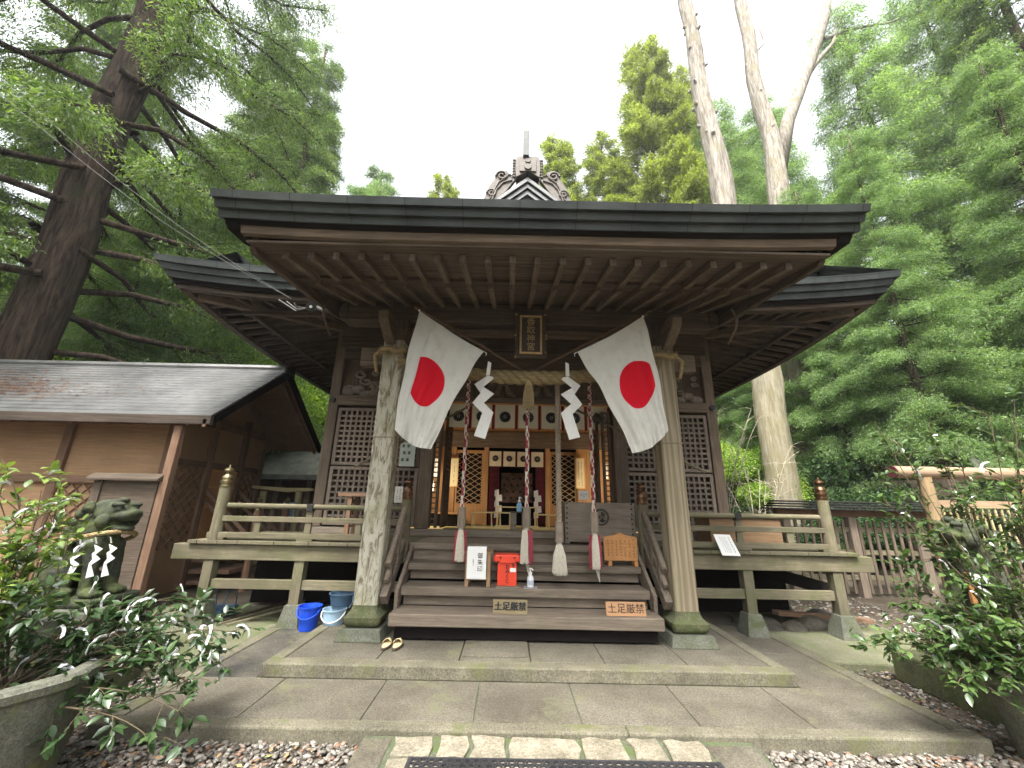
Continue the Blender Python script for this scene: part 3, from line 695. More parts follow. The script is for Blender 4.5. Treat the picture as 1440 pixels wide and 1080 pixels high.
def inner_lamp(x, y, z, e, lb):
    T = thing('paper_lantern', lb, 'lantern', (x,y,z))
    MB().lathe([(.05,0),(.06,.02),(.06,.16),(.05,.18)], (x,y,z), 14).build('shade', LAMPM, T, smooth=True)
    MB().lathe([(.075,-.02),(.075,0)], (x,y,z), 14).build('base', M['darkwood'], T); MB().cyl((x,y,.926),(x,y,z-.02),.015).build('stem', M['darkwood'], T)
    l = bpy.data.lights.new('lantern_light', 'POINT'); l.energy = e; l.color = (1,.80,.55); l.shadow_soft_size = .12; lo = bpy.data.objects.new('lantern_light', l); COL.objects.link(lo); lo.parent = T; lo.location = (0,-.12,.09)
LAMPM, t_, b_ = newmat('glowing_lantern_paper', .6, .2); b_.inputs['Base Color'].default_value = (.8,.7,.5,1); b_.inputs['Emission Color'].default_value = (1,.82,.5,1); b_.inputs['Emission Strength'].default_value = 1.2
inner_lamp(-1.62, 7.45, 1.52, 9, 'small glowing paper lantern in the hall behind the left door slats')
inner_lamp(1.72, 7.45, 1.52, 9, 'small glowing paper lantern in the hall behind the right door slats')
# exterior signs on the hall's own wood
SIGNW = plain('aged_white_paper', (.62,.60,.55), .8, .2, .08, 0, 3)
INK = plain('black_ink', (.012,.012,.014), .6, .3)
# ================================================================ things on and around the shrine hall
WHITE = plain('white_paper', (.78,.78,.76), .7, .2, .04, 0, 4)
GOLD = plain('dull_gold_paint', (.50,.34,.15), .45, .5, .2, .4, 30)
STRAW = wood('dry_straw', (.20,.145,.07), (.42,.33,.18), 'x', rough=.9, grain=60)
PINK = plain('deep_red_cord', (.25,.045,.06), .8, .2, .2, 0, 40)
CREAMC = plain('off_white_cord', (.52,.48,.40), .85, .2, .15, 0, 40)
# name plaque
P = thing('name_plaque', 'framed dark name plaque with gold border and gold lettering under the porch eaves', 'plaque', (0.02,4.50,2.985))
q = MB(); out = []
rg = random.Random(2)
for i in range(12): out.append((-.175-.012*(i%2)-.006*rg.random(), 2.86+.575*i/11))
out2 = [(-x, z) for x, z in out[::-1]]
q.prism([(x,4.15,z) for x,z in out+out2], (0,.05,0)); q.build('carved_border', plain('dark_carved_frame', (.075,.055,.04), .6, .3, .5, .1, 40), P, bevel=.006)
q = MB(); q.box(-.128,.128,4.128,4.151,2.905,3.385); q.build('panel', plain('dark_plaque_panel', (.06,.048,.042), .6, .3, .2), P)
q = MB()
for a in ((-.132,-.108,2.90,3.39),(.108,.132,2.90,3.39),(-.108,.108,2.90,2.924),(-.108,.108,3.366,3.39)): q.box(a[0],a[1],4.115,4.14,a[2],a[3])
q.build('gold_frame', GOLD, P, bevel=.004)
q = MB()
for x, z in ((-.175,3.41),(.175,3.41),(-.18,2.87),(.178,2.93),(-.182,3.14),(.18,3.14),(.182,3.10)): q.ball((x,4.145,z), .011, 8, 5)
q.build('gold_stud', GOLD, P)
text_mesh('香取神宮', .105, GOLD, 'lettering', P, (0,4.126,3.30), (1,0,0), (0,0,1), .002, True, 1.0)
for ch in P.children: ch.location = (.02,.35,.163); ch.scale = (1.03,1,1.03)
# flags on crossed poles
def mk_flagmat():
    m, t, b = newmat('white_flag_cloth_with_red_disc', .85, .15)
    uv = N(t, 'ShaderNodeUVMap'); sp = N(t, 'ShaderNodeSeparateXYZ'); t.links.new(uv.outputs[0], sp.inputs[0])
    dx = mth(t, 'DIVIDE', mth(t, 'SUBTRACT', sp.outputs[0], .5), .285); dy = mth(t, 'DIVIDE', mth(t, 'SUBTRACT', sp.outputs[1], .5), .195)
    r2 = mth(t, 'ADD', mth(t, 'MULTIPLY', dx, dx), mth(t, 'MULTIPLY', dy, dy))
    n = tex(t, uv.outputs[0], 7, 5, .7); st = ramp(t, n, [(.5, (.62,.61,.565)), (.72, (.52,.51,.46))])
    f = mth(t, 'LESS_THAN', r2, 1.0); c = mix(t, f, st, (.60,.008,.022))
    wv = tex(t, uv.outputs[0], 500, 2, .5)
    t.links.new(c, b.inputs['Base Color']); bump(t, b, wv, .15, .001)
    tr = N(t, 'ShaderNodeBsdfTranslucent'); t.links.new(c, tr.inputs['Color']); ms = N(t, 'ShaderNodeMixShader'); ms.inputs[0].default_value = .22
    t.links.new(b.outputs[0], ms.inputs[1]); t.links.new(tr.outputs[0], ms.inputs[2]); t.links.new(ms.outputs[0], t.nodes['Material Output'].inputs['Surface'])
    return m
FLAGM = mk_flagmat()
POLE = wood('brown_bamboo_pole', (.08,.05,.035), (.16,.11,.075), 'x')
def bez(a, b, c, t): return a.lerp(b, t).lerp(b.lerp(c, t), t)
def flag(s, A, B, C, D, label):
    T = thing('hanging_flag', label, 'flag', (s*1.2,3.93,3.36), 'flags hung on crossed poles under the eaves')
    A, B, C, D = map(Vector, (A, B, C, D))
    low = Vector((-s*.02, 4.74, 2.88)) ; dirp = (low-A).normalized()
    MB().tube([A-dirp*.06+Vector((0,.03,.015)), A.lerp(low,.5)+Vector((0,.03,.02)), low], .017, 8).build('pole', POLE, T, smooth=True)
    MB().tube([A+Vector((0,.02,.01)), A+Vector((0,-.004,-.01))], .010, 6).build('tie_cord', WHITE, T)
    MB().tube([B+Vector((0,.03,.01)), B+Vector((-s*.03,0,-.02)), B+Vector((-s*.025,0,-.05))], .004, 5).build('tie_cord', WHITE, T)
    nu, nv = 64, 60; vs = []; uvs = []; fs = []
    fold = .15
    for j in range(nv+1):
        v = j/nv
        for i in range(nu+1):
            u = i/nu
            # a vertical pleat: part of the cloth runs behind the front fold
            kn = (0,.20,.26,.32,1); sv = (0,.30,.26,.235,1) if s < 0 else (0,.15,.13,.12,1); kv = (0,.20,.22,.24,1) if s > 0 else kn
            uu = float(np.interp(u, kv, sv)); yo = float(np.interp(u, kv, (.05,.03,.036,.0,0)))*min(1,.25+v*1.3)
            if v < .12: uu = uu*(v/.12)+u*(1-v/.12)
            top = A.lerp(B, uu); bot = D.lerp(C, uu)
            top = top+Vector((0,0,-.02*math.sin(uu*math.pi)))
            bot = bot+Vector((0,0,-.055*math.sin(uu*math.pi)+(.0)))
            midL = A.lerp(D,.5)+Vector((s*.035,0,0)); midR = B.lerp(C,.5)+Vector((s*.045,0,-.03))
            p = bez(top, midL.lerp(midR, uu)*2-(top+bot)*.5, bot, v)
            f = .020*math.sin(uu*9+v*1.5+s)*(.3+v)+.014*math.sin(uu*22-v*4)*(.25+.9*v)*(1-.5*v)
            th_ = math.atan2(v*1.6, uu+.05); f += .016*math.sin(th_*15+s)*math.exp(-((v-.25)/.35)**2)*(uu+.1)
            f += .012*math.sin((uu*2.2-v)*9)*max(0,v-.3)
            f += .006*math.sin(uu*50+v*7)*v
            if v > .93: f += .015*math.sin(uu*14)
            p = p+Vector((.006*math.sin(v*14+uu*3), -f+yo, 0)); vs.append(p); uvs.append((u, v))
    fs = [(j*(nu+1)+i, j*(nu+1)+i+1, (j+1)*(nu+1)+i+1, (j+1)*(nu+1)+i) for j in range(nv) for i in range(nu)]
    mb = MB(); mb.add(vs, fs); o = mb.build('cloth', FLAGM, T, smooth='all')
    uvl = o.data.uv_layers.new(name='UVMap')
    for lp_ in o.data.loops: uvl.data[lp_.index].uv = uvs[lp_.vertex_index]
flag(-1, (-1.235,3.98,3.357), (-.513,4.05,2.915), (-.985,4.0,1.845), (-1.375,3.96,2.03), 'white flag with red disc hanging in front of the peeling pale pillar')
flag(1, (1.225,3.98,3.345), (.50,4.05,2.93), (1.025,4.0,1.85), (1.385,3.96,2.08), 'white flag with red disc hanging beside the yellow brown pillar')
# big straw rope
def twist(mb, path, r, strands=3, turns=10, rs=None, n=8, mats=None, seg=160):
    path = [Vector(p) for p in path]; L = len(path)-1
    for k in range(strands):
        if mats: mb.mi = mats[k % len(mats)]
        pts = []; rad = []
        for i in range(seg+1):
            t = i/seg*L; a = min(int(t), L-1); f = t-a; p = path[a].lerp(path[a+1], f); d = (path[min(a+1,L)]-path[a]).normalized()
            e = d.orthogonal().normalized() if abs(d.y) > .9 else d.cross(Vector((0,1,0))).normalized(); g_ = d.cross(e)
            ph = 2*math.pi*(turns*i/seg+k/strands); rr = r(i/seg) if callable(r) else r
            pts.append(p+(e*math.cos(ph)+g_*math.sin(ph))*rr*.55); rad.append(rr*.62 if rs is None else rs)
        mb.tube(pts, rad, n)
T = thing('sacred_straw_rope', 'thick twisted straw rope strung between the two flags below the plaque', 'rope', (0,4.6,2.75))
q = MB(); path = [(-1.58+3.16*i/16, 4.58, 2.79+.075*(-1.58+3.16*i/16)**2) for i in range(17)]
twist(q, path, lambda t: .048+.03*math.sin(t*math.pi), 3, 9, None, 8, None, 200); q.build('rope', STRAW, T, smooth='all')
rg = random.Random(8); q = MB()
for i in range(420):
    x = rg.uniform(-1.3,1.3); a = rg.uniform(0,6.28); z = 2.79+.075*x*x
    p = Vector((x, 4.58+.055*math.cos(a), z+.065*math.sin(a))); d = Vector((rg.uniform(-1,1), .4*math.cos(a), .9*math.sin(a)-.3)).normalized()*rg.uniform(.03,.07)
    q.tube([p, p+d], [.0014,.0006], 3, False)
q.build('loose_straw', STRAW, T)
def tassel(mb, top, L, r0, r1, n, rg, rad=.003, y=1.0):
    top = Vector(top)
    for i in range(n):
        a = rg.uniform(0,6.28); k = math.sqrt(rg.random()); dx, dy = math.cos(a)*k, math.sin(a)*k*y
        l = L*rg.uniform(.9,1.03)
        mb.tube([top+Vector((dx*r0,dy*r0,0)), top+Vector((dx*(r0+(r1-r0)*.7),dy*(r0+(r1-r0)*.7),-l*.4)), top+Vector((dx*r1+rg.uniform(-.004,.004),dy*r1,-l))], [rad,rad,rad*.8], 4, False)
for x, tz in ((-.0,2.73),(1.0,2.80),(-1.0,2.80)):
    q = MB(); tassel(q, (x,4.54,tz), .33, .030, .072, 120, rg, .0044); q.tube([(x-.001,4.54,tz+.01),(x,4.54,tz-.06)], .036, 10); q.build('straw_tassel', STRAW, T)
# zigzag papers
def shide(x, y, z, sgn, label, sc=1.13, name='paper_streamer', group='zigzag papers on the straw rope', parent=None):
    q = MB(); th = .0012; w2 = .105*sc; cx = x; cz = z
    wd = [(-.02,0,.055),( .03,-.0,.05)]
    segs = [((0,0),( -.05,-.13)), ((-.01,-.11),(.03,-.30)), ((.02,-.27),(-.03,-.46)), ((-.02,-.43),(.045,-.68))]
    pts = [(.03,.0),(-.075,-.085),(-.02,-.20),(-.085,-.30),(.0,-.42),(-.06,-.66)]
    pt2 = [(.09,-.0),(.0,-.13),(.085,-.19),(.01,-.31),(.085,-.40),(.03,-.70)] 
    n_ = len(pts)
    L_ = [Vector((x+sgn*a*1.3*sc, y+(.03 if i % 2 else -.02)*sc, z+b*.94*sc)) for i, (a, b) in enumerate(pts)]
    R2 = [Vector((x+sgn*a*1.3*sc, y+(-.02 if i % 2 else .035)*sc, z+b*.94*sc)) for i, (a, b) in enumerate(pt2)]
    vs = L_+R2; fs = [(i, i+1, n_+i+1, n_+i) for i in range(n_-1)]
    q.add(vs, fs)
    q.add([(x+sgn*.04*sc-.02*sc,y,z+.01),(x+sgn*.04*sc+.02*sc,y,z+.01),(x+sgn*.05*sc+.024*sc,y-.02,z+.14*sc),(x+sgn*.05*sc-.012*sc,y-.02,z+.16*sc)], [(0,1,2,3)])
    o = q.build(name, WHITE, parent); md = o.modifiers.new('s','SOLIDIFY'); md.thickness = th
    if not parent: tag(o, label, 'paper streamer', group)
    return o
shide(-.53, 4.48, 2.77, 1, 'white zigzag paper hanging from the straw rope beside the flag at the peeling pillar')
shide(.50, 4.48, 2.78, -1, 'white zigzag paper hanging from the straw rope beside the flag at the yellow brown pillar')
# straw ropes tied round the pillars
for s, lb in ((-1,'frayed straw rope tied round the top of the peeling pillar'),(1,'frayed straw rope tied round the top of the yellow brown pillar')):
    T = thing('pillar_rope', lb, 'rope', (s*1.675,4.745,3.12), 'straw ropes round the pillar tops')
    q = MB(); a = .140
    loop = [(s*1.675+a*c_[0], 4.745+a*c_[1]-.0, 3.12+.02*c_[2]) for c_ in ((-1,-1,0),(-.3,-1.06,1),(.4,-1.05,-1),(1,-1,.6),(1.06,0,0),(1,1,0),(0,1.05,0),(-1,1,0),(-1.06,0,0),(-1,-1,0))]
    twist(q, loop, .032, 3, 16, None, 6, None, 120)
    twist(q, [(s*1.675+s*.14,4.60,3.11),(s*1.675+s*.20,4.58,3.04),(s*1.675+s*.19,4.6,2.95),(s*1.675+s*.17,4.62,2.84)], .02, 3, 5, None, 6, None, 40)
    q.build('rope', STRAW, T, smooth='all'); q = MB()
    for i in range(230):
        p = Vector((s*1.675+rg.uniform(-.16,.16), 4.59, 3.12+rg.uniform(-.03,.05))); d = Vector((rg.uniform(-.06,.06), -.02, rg.uniform(-.12,.04)))
        q.tube([p, p+d], [.0016,.0008], 3, False)
    q.build('loose_straw', STRAW, T)
    MB().tube([(s*1.98,5.4,3.42),(s*1.95,5.4,3.0),(s*1.9,5.4,2.5)], .006, 5).build('hanging_rod', M['lattice'], H)
# bell ropes
def bellrope(x, zs1, zs0, zt0, kind, label, y=4.86):
    T = thing('bell_rope', label, 'bell rope', (x,y,zt0), 'bell pull ropes hanging over the steps')
    q = MB(); pa = [(x+.0,y,2.84),(x,y,2.4),(x,y,zs1-.01)]
    if kind == 'plain': twist(q, pa, .031, 3, 17, None, 6, None, 260)
    else: twist(q, pa, .027, 3, 8, .0108, 5, [1,1,0], 260); twist(q, pa, .027, 3, -8, .0108, 5, [0,0,1], 260)
    q.build('rope', [CREAMC, PINK] if kind != 'plain' else plain('grey_brown_cord', (.27,.22,.165), .85, .2, .2, 0, 40), T, smooth='all')
    w_ = .042
    MB().loft([[(x+dx*h,y+dy*h,z) for dx,dy in ((-.55,-1),(.55,-1),(1,-.55),(1,.55),(.55,1),(-.55,1),(-1,.55),(-1,-.55))] for h, z in ((w_+.004,zs0),(w_+.002,zs1))]).build('wooden_sleeve', M['greyboard'] if kind == 'plain' else M['step_z'], T, bevel=.003)
    MB().lathe([(.026,0),(.031,.008),(.031,.018),(.024,.026)], (x,y,zs0-.027), 14).build('collar', CREAMC, T, smooth=True)
    L = zs0-.03-zt0; q = MB(); rg = random.Random(int(x*100)+7)
    if kind == 'plain': tassel(q, (x,y,zs0-.025), L, .032, .085, 300, rg, .0044); q.build('tassel', CREAMC, T)
    else:
        wx = {'mid': -.03, 'l': .0, 'r': 0}[kind]
        tassel(q, (x+wx*.7,y-.012,zs0-.025), L, .026, .050, 170, rg, .0045)
        if kind in 'midr':
            for i in range(5): q.tube([(x-.02+.012*i,y-.02,zt0+.05),(x+.01+.006*i,y-.03,zt0-.06-.012*i),(x+.03,y-.04,zt0-.13)], .0018, 4, False)
        q.build('tassel', CREAMC, T); q = MB()
        if kind == 'mid': tassel(q, (x+.040,y+.005,zs0-.025), L, .022, .042, 110, rg, .0045)
        else:
            tassel(q, (x-.042,y+.012,zs0-.03), L, .016, .032, 60, rg, .0045); tassel(q, (x+.042,y+.012,zs0-.03), L, .016, .034, 60, rg, .0045)
        q.build('red_tassel', PINK, T)
    MB().ball((x,y,2.88), .04, 16, 10).build('bell', M['copcap'], T, smooth='all')
bellrope(-.745, 1.29, 1.065, .71, 'l', 'red and white bell rope beside the flag at the peeling pillar, above the white sign')
bellrope(.005, 1.305, 1.08, .70, 'mid', 'red and white bell rope hanging in the middle above the bottle on the step')
bellrope(.378, 1.155, .93, .59, 'plain', 'plain grey brown bell rope with an all white tassel')
bellrope(.785, 1.265, 1.045, .66, 'r', 'red and white bell rope with a frayed tassel in front of the offering box')
MB().cyl((-1.42,4.86,2.87),(1.42,4.86,2.87),.03,n=10).build('bell_bar', M['body_x'], H)
# crest curtains
def crest(mb, mb2, x, z, y, r):
    n_ = 16
    for i in range(n_):
        a0 = 2*math.pi*(i+.04)/n_; a1 = 2*math.pi*(i+.96)/n_; am = (a0+a1)/2
        mb.add([(x+r*.26*math.cos(a0),y,z+r*.26*math.sin(a0)),(x+r*.26*math.cos(a1),y,z+r*.26*math.sin(a1)),(x+r*.93*math.cos(a1),y,z+r*.93*math.sin(a1)),(x+r*math.cos(am),y,z+r*math.sin(am)),(x+r*.93*math.cos(a0),y,z+r*.93*math.sin(a0))], [(0,1,2,3,4)])
    mb.add([(x+r*.17*math.cos(t),y,z+r*.17*math.sin(t)) for t in [2*math.pi*i/12 for i in range(12)]], [tuple(range(12))])
CURT = plain('cream_curtain_cloth', (.60,.54,.40), .85, .15, .05, 0, 3); CRIM = plain('dark_red_curtain_band', (.13,.012,.022), .85, .15)
def curtain(x0, pitch, n, wid, z0, z1, y, r, label, zc):
    T = thing('crest_curtain', label, 'curtain', (x0+pitch*n/2,y,z1))
    for i in range(n):
        xa = x0+i*pitch; vs = []; m_ = 10
        for j in range(7):
            for k in range(m_+1):
                t = k/m_; vs.append((xa+wid*t, y+.006*math.sin(t*9+i)*(j/6)+.004*math.sin(i*3+t*4), z1+(z0-z1)*j/6))
        p = MB().add(vs, [(j*(m_+1)+k, j*(m_+1)+k+1, (j+1)*(m_+1)+k+1, (j+1)*(m_+1)+k) for j in range(6) for k in range(m_)]).build('panel', CURT, T, smooth='all')
        q = MB(); crest(q, None, xa+wid/2, zc, y-.014, r); q.build('crest', INK, p)
        if i < n: MB().box(xa+wid+.008, xa+pitch-.012, y+.012, y+.016, z0-.02, z1).build('band', CRIM, T)
curtain(-1.26, .398, 7, .335, 2.57, 2.975, 6.75, .098, 'wide cream curtain of dark round flower crests across the hall opening', 2.76)
curtain(-.60, .276, 4, .235, 2.03, 2.32, 7.97, .062, 'small cream curtain with grey crests above the inner altar opening', 2.18)
# writing boards inside
def cols(parent, x0, x1, z0, z1, y, n, seed, mat=INK, w_=.010):
    r_ = random.Random(seed); q = MB()
    for i in range(n):
        x = x1-(x1-x0)*(i+.5)/n; z = z1-(.05*(z1-z0) if i else 0)
        while z > z0+.02:
            h = r_.uniform(.012,.026)
            for k in range(3):
                a, b = r_.uniform(-w_,w_*.3), r_.uniform(.3,1)*w_; zz = z-r_.uniform(0,h)
                q.add([(x+a,y,zz),(x+a+b*1.4,y,zz+.002),(x+a+b*1.4,y,zz+.006),(x+a,y,zz+.005)], [(0,1,2,3)])
            q.add([(x-.002,y,z-h),(x+.003,y,z-h),(x+.004,y,z),(x-.001,y,z)], [(0,1,2,3)]); z -= h+.012
            if r_.random() < .12: z -= .04
    return q.build('handwriting', mat, parent)
def board(name, x0, x1, z0, z1, y, label, cat, frame=None, n=3, seed=1, group=None, mat=None):
    T = thing(name, label, cat, ((x0+x1)/2,y,z0), group)
    MB().box(x0,x1,y,y+.015,z0,z1).build('sheet', mat or SIGNW, T)
    if frame:
        q = MB(); f = .018
        q.box(x0-f,x0,y-.006,y+.02,z0-f,z1+f); q.box(x1,x1+f,y-.006,y+.02,z0-f,z1+f); q.box(x0,x1,y-.006,y+.02,z0-f,z0); q.box(x0,x1,y-.006,y+.02,z1,z1+f); q.build('frame', frame, T)
    if n: cols(T, x0+.015, x1-.015, z0+.03, z1-.04, y-.003, n, seed)
    return T
CREAM = plain('cream_scroll_paper', (.62,.55,.36), .8, .2, .05)
yb = 7.9
a = at(628,645,yb); b_ = at(642,683,yb); board('writing_board', a.x, b_.x, b_.z, a.z, yb, 'tall cream writing board in a gilt frame beside the altar lattice above the black stand', 'board', GOLD, 2, 3, None, CREAM)
a = at(810,645,yb); b_ = at(822,686,yb); board('writing_board', a.x, b_.x, b_.z, a.z, yb, 'tall cream writing board in a gilt frame beside the altar lattice above the offering box', 'board', GOLD, 2, 4, None, CREAM)
for (px, py, qx, qy, y_, lb, sd) in ((609,645,616,670,7.6,'narrow white paper strip behind the door slats near the peeling pillar',5),(831,650,838,678,7.6,'narrow pale paper strip behind the red and white rope over the offering box',6),(849,652,855,673,7.4,'narrower white paper strip behind the dark slats near the yellow brown pillar',7)):
    a = at(px,py,y_); b_ = at(qx,qy,y_); board('paper_strip', a.x, b_.x, b_.z, a.z, y_, lb, 'notice', None, 1, sd)
y_ = 6.45; a = at(814,690,5.85); b_ = at(828,703,5.85); board('small_notice', a.x, b_.x, b_.z, a.z, 5.85, 'small white notice propped on top of the offering box', 'notice', None, 3, 9)
# wall posters on the left lattice
a = at(564,622,6.52); b_ = at(582,656,6.52); T = board('wall_poster', a.x, b_.x, b_.z, a.z, 6.52, 'pale green and white poster pinned to the lattice behind the peeling pillar', 'poster', None, 0, 1, None, plain('pale_poster_paper', (.46,.50,.44), .6, .3, .1, 0, 3))
q = MB()
for i in range(3):
    for j in range(2): q.box(a.x+.03+.08*j+.02*(i%2), a.x+.07+.08*j+.02*(i%2), 6.512, 6.516, b_.z+.08+.11*i, b_.z+.13+.11*i)
q.build('printed_picture', plain('dark_green_print', (.10,.14,.10), .6, .3, .3), T)
a = at(556,684,6.3); b_ = at(565,707,6.3); board('leaning_notice', a.x, b_.x, b_.z, a.z, 6.3, 'white handwritten notice between the peeling pillar and the stair newel', 'notice', None, 2, 12)
# offering box
T = thing('offering_box', 'wide grey weathered offering box with iron studs and round crest above the steps', 'offering box', (.99,5.7,ZF+.02), None)
x0, x1, z0, z1 = .545, 1.475, ZF+.025, 1.375
q = MB(); q.box(x0,x1,5.56,5.60,z0+.02,z1); q.box(x0,x1,6.0,6.04,z0+.02,z1); q.box(x0,x0+.035,5.60,6.0,z0+.02,z1); q.box(x1-.035,x1,5.60,6.0,z0+.02,z1); q.box(x0+.04,x1-.04,5.60,6.0,z0+.02,z0+.05)
q.build('body', M['greyboard'], T, bevel=.006)
q = MB(); 
for i in range(9): q.box(x0+.06+.095*i,x0+.11+.095*i,5.60,6.0,z1-.07,z1-.03)
q.build('grating', M['greyboard'], T)
for s_ in (x0+.025, x1-.045):
    for i in range(8): MB().ball((s_,5.555,z0+.06+.063*i), .012, 8, 5).build('iron_stud', M['iron'], T)
q = MB(); cx, cz, r0 = 1.02, 1.19, .108; n_ = 28
q.loft([[(cx+r_*math.cos(t),5.552,cz+r_*math.sin(t)) for t in [2*math.pi*i/n_ for i in range(n_)]] for r_ in (r0, r0-.026)], cap=False)
for k in range(3):
    a0 = k*2.09+.5; pts = [(cx+(.012+.018*t)*math.cos(a0+t*1.0)*2.4, 5.551, cz+(.012+.018*t)*math.sin(a0+t*1.0)*2.4) for t in (0,.5,1)]; q.tube(pts, [.030,.022,.004], 8)
q.build('crest', plain('black_crest_paint', (.05,.045,.04), .7, .2), T)
for s_ in (x0, x1-.06): MB().box(s_,s_+.06,5.57,6.03,ZF+.022,ZF+.045).build('foot', M['greyboard'], T)
# orange tablet on feet
T = thing('wooden_notice_tablet', 'honey coloured wooden tablet with arched top standing on feet on the step', 'notice board', (1.155,5.0,.655))
prof = [(.955,.71),(1.355,.71),(1.36,.975),(1.30,.985),(1.22,1.0),(1.155,1.03),(1.09,1.0),(1.01,.985),(.95,.975)]
MB().prism([(x,5.16,z) for x,z in prof], (0,.03,0)).build('board', M['newwood'], T, bevel=.006)
for x in (.99,1.30): MB().box(x,x+.045,5.12,5.24,.656,.709).build('foot', M['newwood'], T, bevel=.004)
cols(T, .975, 1.335, .74, .95, 5.157, 7, 21, plain('faded_brown_ink', (.22,.10,.04), .7, .2), .012)
# red box with curled lid
RED = plain('bright_orange_red_paint', (.72,.055,.02), .45, .45, .06)
T = thing('fortune_slip_box', 'bright orange red box with a scroll shaped lid standing on the step', 'box', (-.21,4.98,.46))
MB().box(-.33,-.06,4.84,5.12,.4535,.462).build('tray', M['newwood'] if 0 else M['step_x'], T)
MB().box(-.315,-.10,4.90,5.06,.463,.70).build('body', RED, T, bevel=.004)
prof = [(-.375,.72),(-.375,.77),(-.355,.785),(-.31,.79),(-.105,.79),(-.06,.785),(-.04,.77),(-.04,.72),(-.055,.705),(-.09,.74),(-.075,.755),(-.10,.76),(-.09,.70),(-.325,.70),(-.315,.76),(-.34,.755),(-.325,.74),(-.36,.705)]
MB().box(-.36,-.055,4.88,5.08,.705,.785).build('lid', RED, T, bevel=.02)
MB().prism([(-.305,4.868,.775),(-.275,4.868,.735),(-.30,4.868,.712),(-.285,4.868,.700),(-.13,4.868,.700),(-.115,4.868,.712),(-.14,4.868,.735),(-.11,4.868,.775)], (0,.014,0)).build('front_scroll', RED, T, bevel=.003)
q = MB()
for s_, xx in ((-1,-.3),(1,-.115)):
    q.add([(xx+s_*-.0,4.8665,.762),(xx+s_*-.03,4.8665,.762),(xx+s_*-.012,4.8665,.742)], [(0,1,2)])
    q.add([(xx,4.8665,.702),(xx+s_*.03,4.8665,.702),(xx+s_*.012,4.8665,.722)], [(0,1,2)])
q.build('dark_notch', INK, T)
text_mesh('おみくじ', .05, INK, 'lettering', T, (-.205,4.897,.655), (1,0,0), (0,0,1), .001, True, .98, .001)
MB().box(-.175,-.11,4.894,4.899,.605,.645).build('label', WHITE, T)
text_mesh('百円', .028, INK, 'lettering', T, (-.14,4.897,.683), (1,0,0), (0,0,1), .001, True, .9, .0006)
# white sign hung on a small wooden stand
T = thing('goshuin_sign_stand', 'small wooden stand with a white hanging sign on the step', 'sign', (-.53,4.95,.46))
WD = M['newwood']; LW = plain('light_brown_wood', (.30,.19,.11), .6, .3)
for x in (-.655,-.415): 
    for y in (4.87,5.10): MB().box(x-.02,x+.02,y-.02,y+.02,.4535,.80).build('leg', LW, T, bevel=.003)
MB().box(-.69,-.375,4.84,5.13,.80,.815).build('top', LW, T, bevel=.003); MB().box(-.64,-.43,4.86,4.875,.52,.545).build('cross_bar', LW, T)
MB().prism([(-.655,4.828,.535),(-.655,4.80,.86),(-.655,4.815,.865),(-.655,4.838,.535)], (.215,0,0)).build('sign_board', plain('glossy_white_board', (.80,.81,.80), .3, .5, .02), T, bevel=.002)
MB().box(-.65,-.44,4.80,4.87,.857,.872).build('sign_clip', plain('white_plastic', (.8,.8,.8), .3, .5, .02), T, bevel=.003)
text_mesh('御朱印', .064, INK, 'lettering', T, (-.510,4.8045,.775), (1,0,0), (0,-.086,1), .001, True, 1.08)
text_mesh('社務所にて', .014, INK, 'small_lettering', T, (-.585,4.808,.735), (1,0,0), (0,-.086,1), .0005, True, 1.1)
# white pump bottle on a tray
def bottle(name, x, y, z, sc, mat, cap, label, tray=None):
    T = thing(name, label, 'bottle', (x,y,z))
    MB().lathe([(.001,0),(.030*sc,0),(.033*sc,.006*sc),(.033*sc,.075*sc),(.028*sc,.09*sc),(.014*sc,.105*sc),(.013*sc,.115*sc)], (x,y,z), 18).build('body', mat, T, smooth=True)
    q = MB(); q.lathe([(.016*sc,.112*sc),(.016*sc,.13*sc),(.006*sc,.133*sc),(.006*sc,.155*sc),(.012*sc,.157*sc),(.012*sc,.168*sc)], (x,y,z), 14); q.tube([(x,y,z+.163*sc),(x+.02*sc,y-.03*sc,z+.16*sc),(x+.022*sc,y-.036*sc,z+.15*sc)], .005*sc, 8); q.build('pump', cap, T, smooth=True)
    return T
PLW = plain('white_bottle_plastic', (.72,.74,.77), .25, .5, .02)
tr = MB().box(-.02,.13,4.83,4.95,.4525,.457); tr.box(.035,.075,4.86,4.92,.457,.459); single('small_tray', tr, plain('grey_tray', (.3,.3,.32), .4, .5), 'flat grey tray under the white pump bottle on the step', 'tray', bevel=.002)
T = bottle('pump_bottle', .055, 4.89, .459, 1.15, PLW, WHITE, 'white pump bottle standing on a grey tray on the lower step')
MB().lathe([(.0385,.02),(.0385,.07)], (.055,4.89,.459), 18).build('label', plain('grey_blue_label', (.42,.46,.54), .4, .4, .3, 0, 60), T)
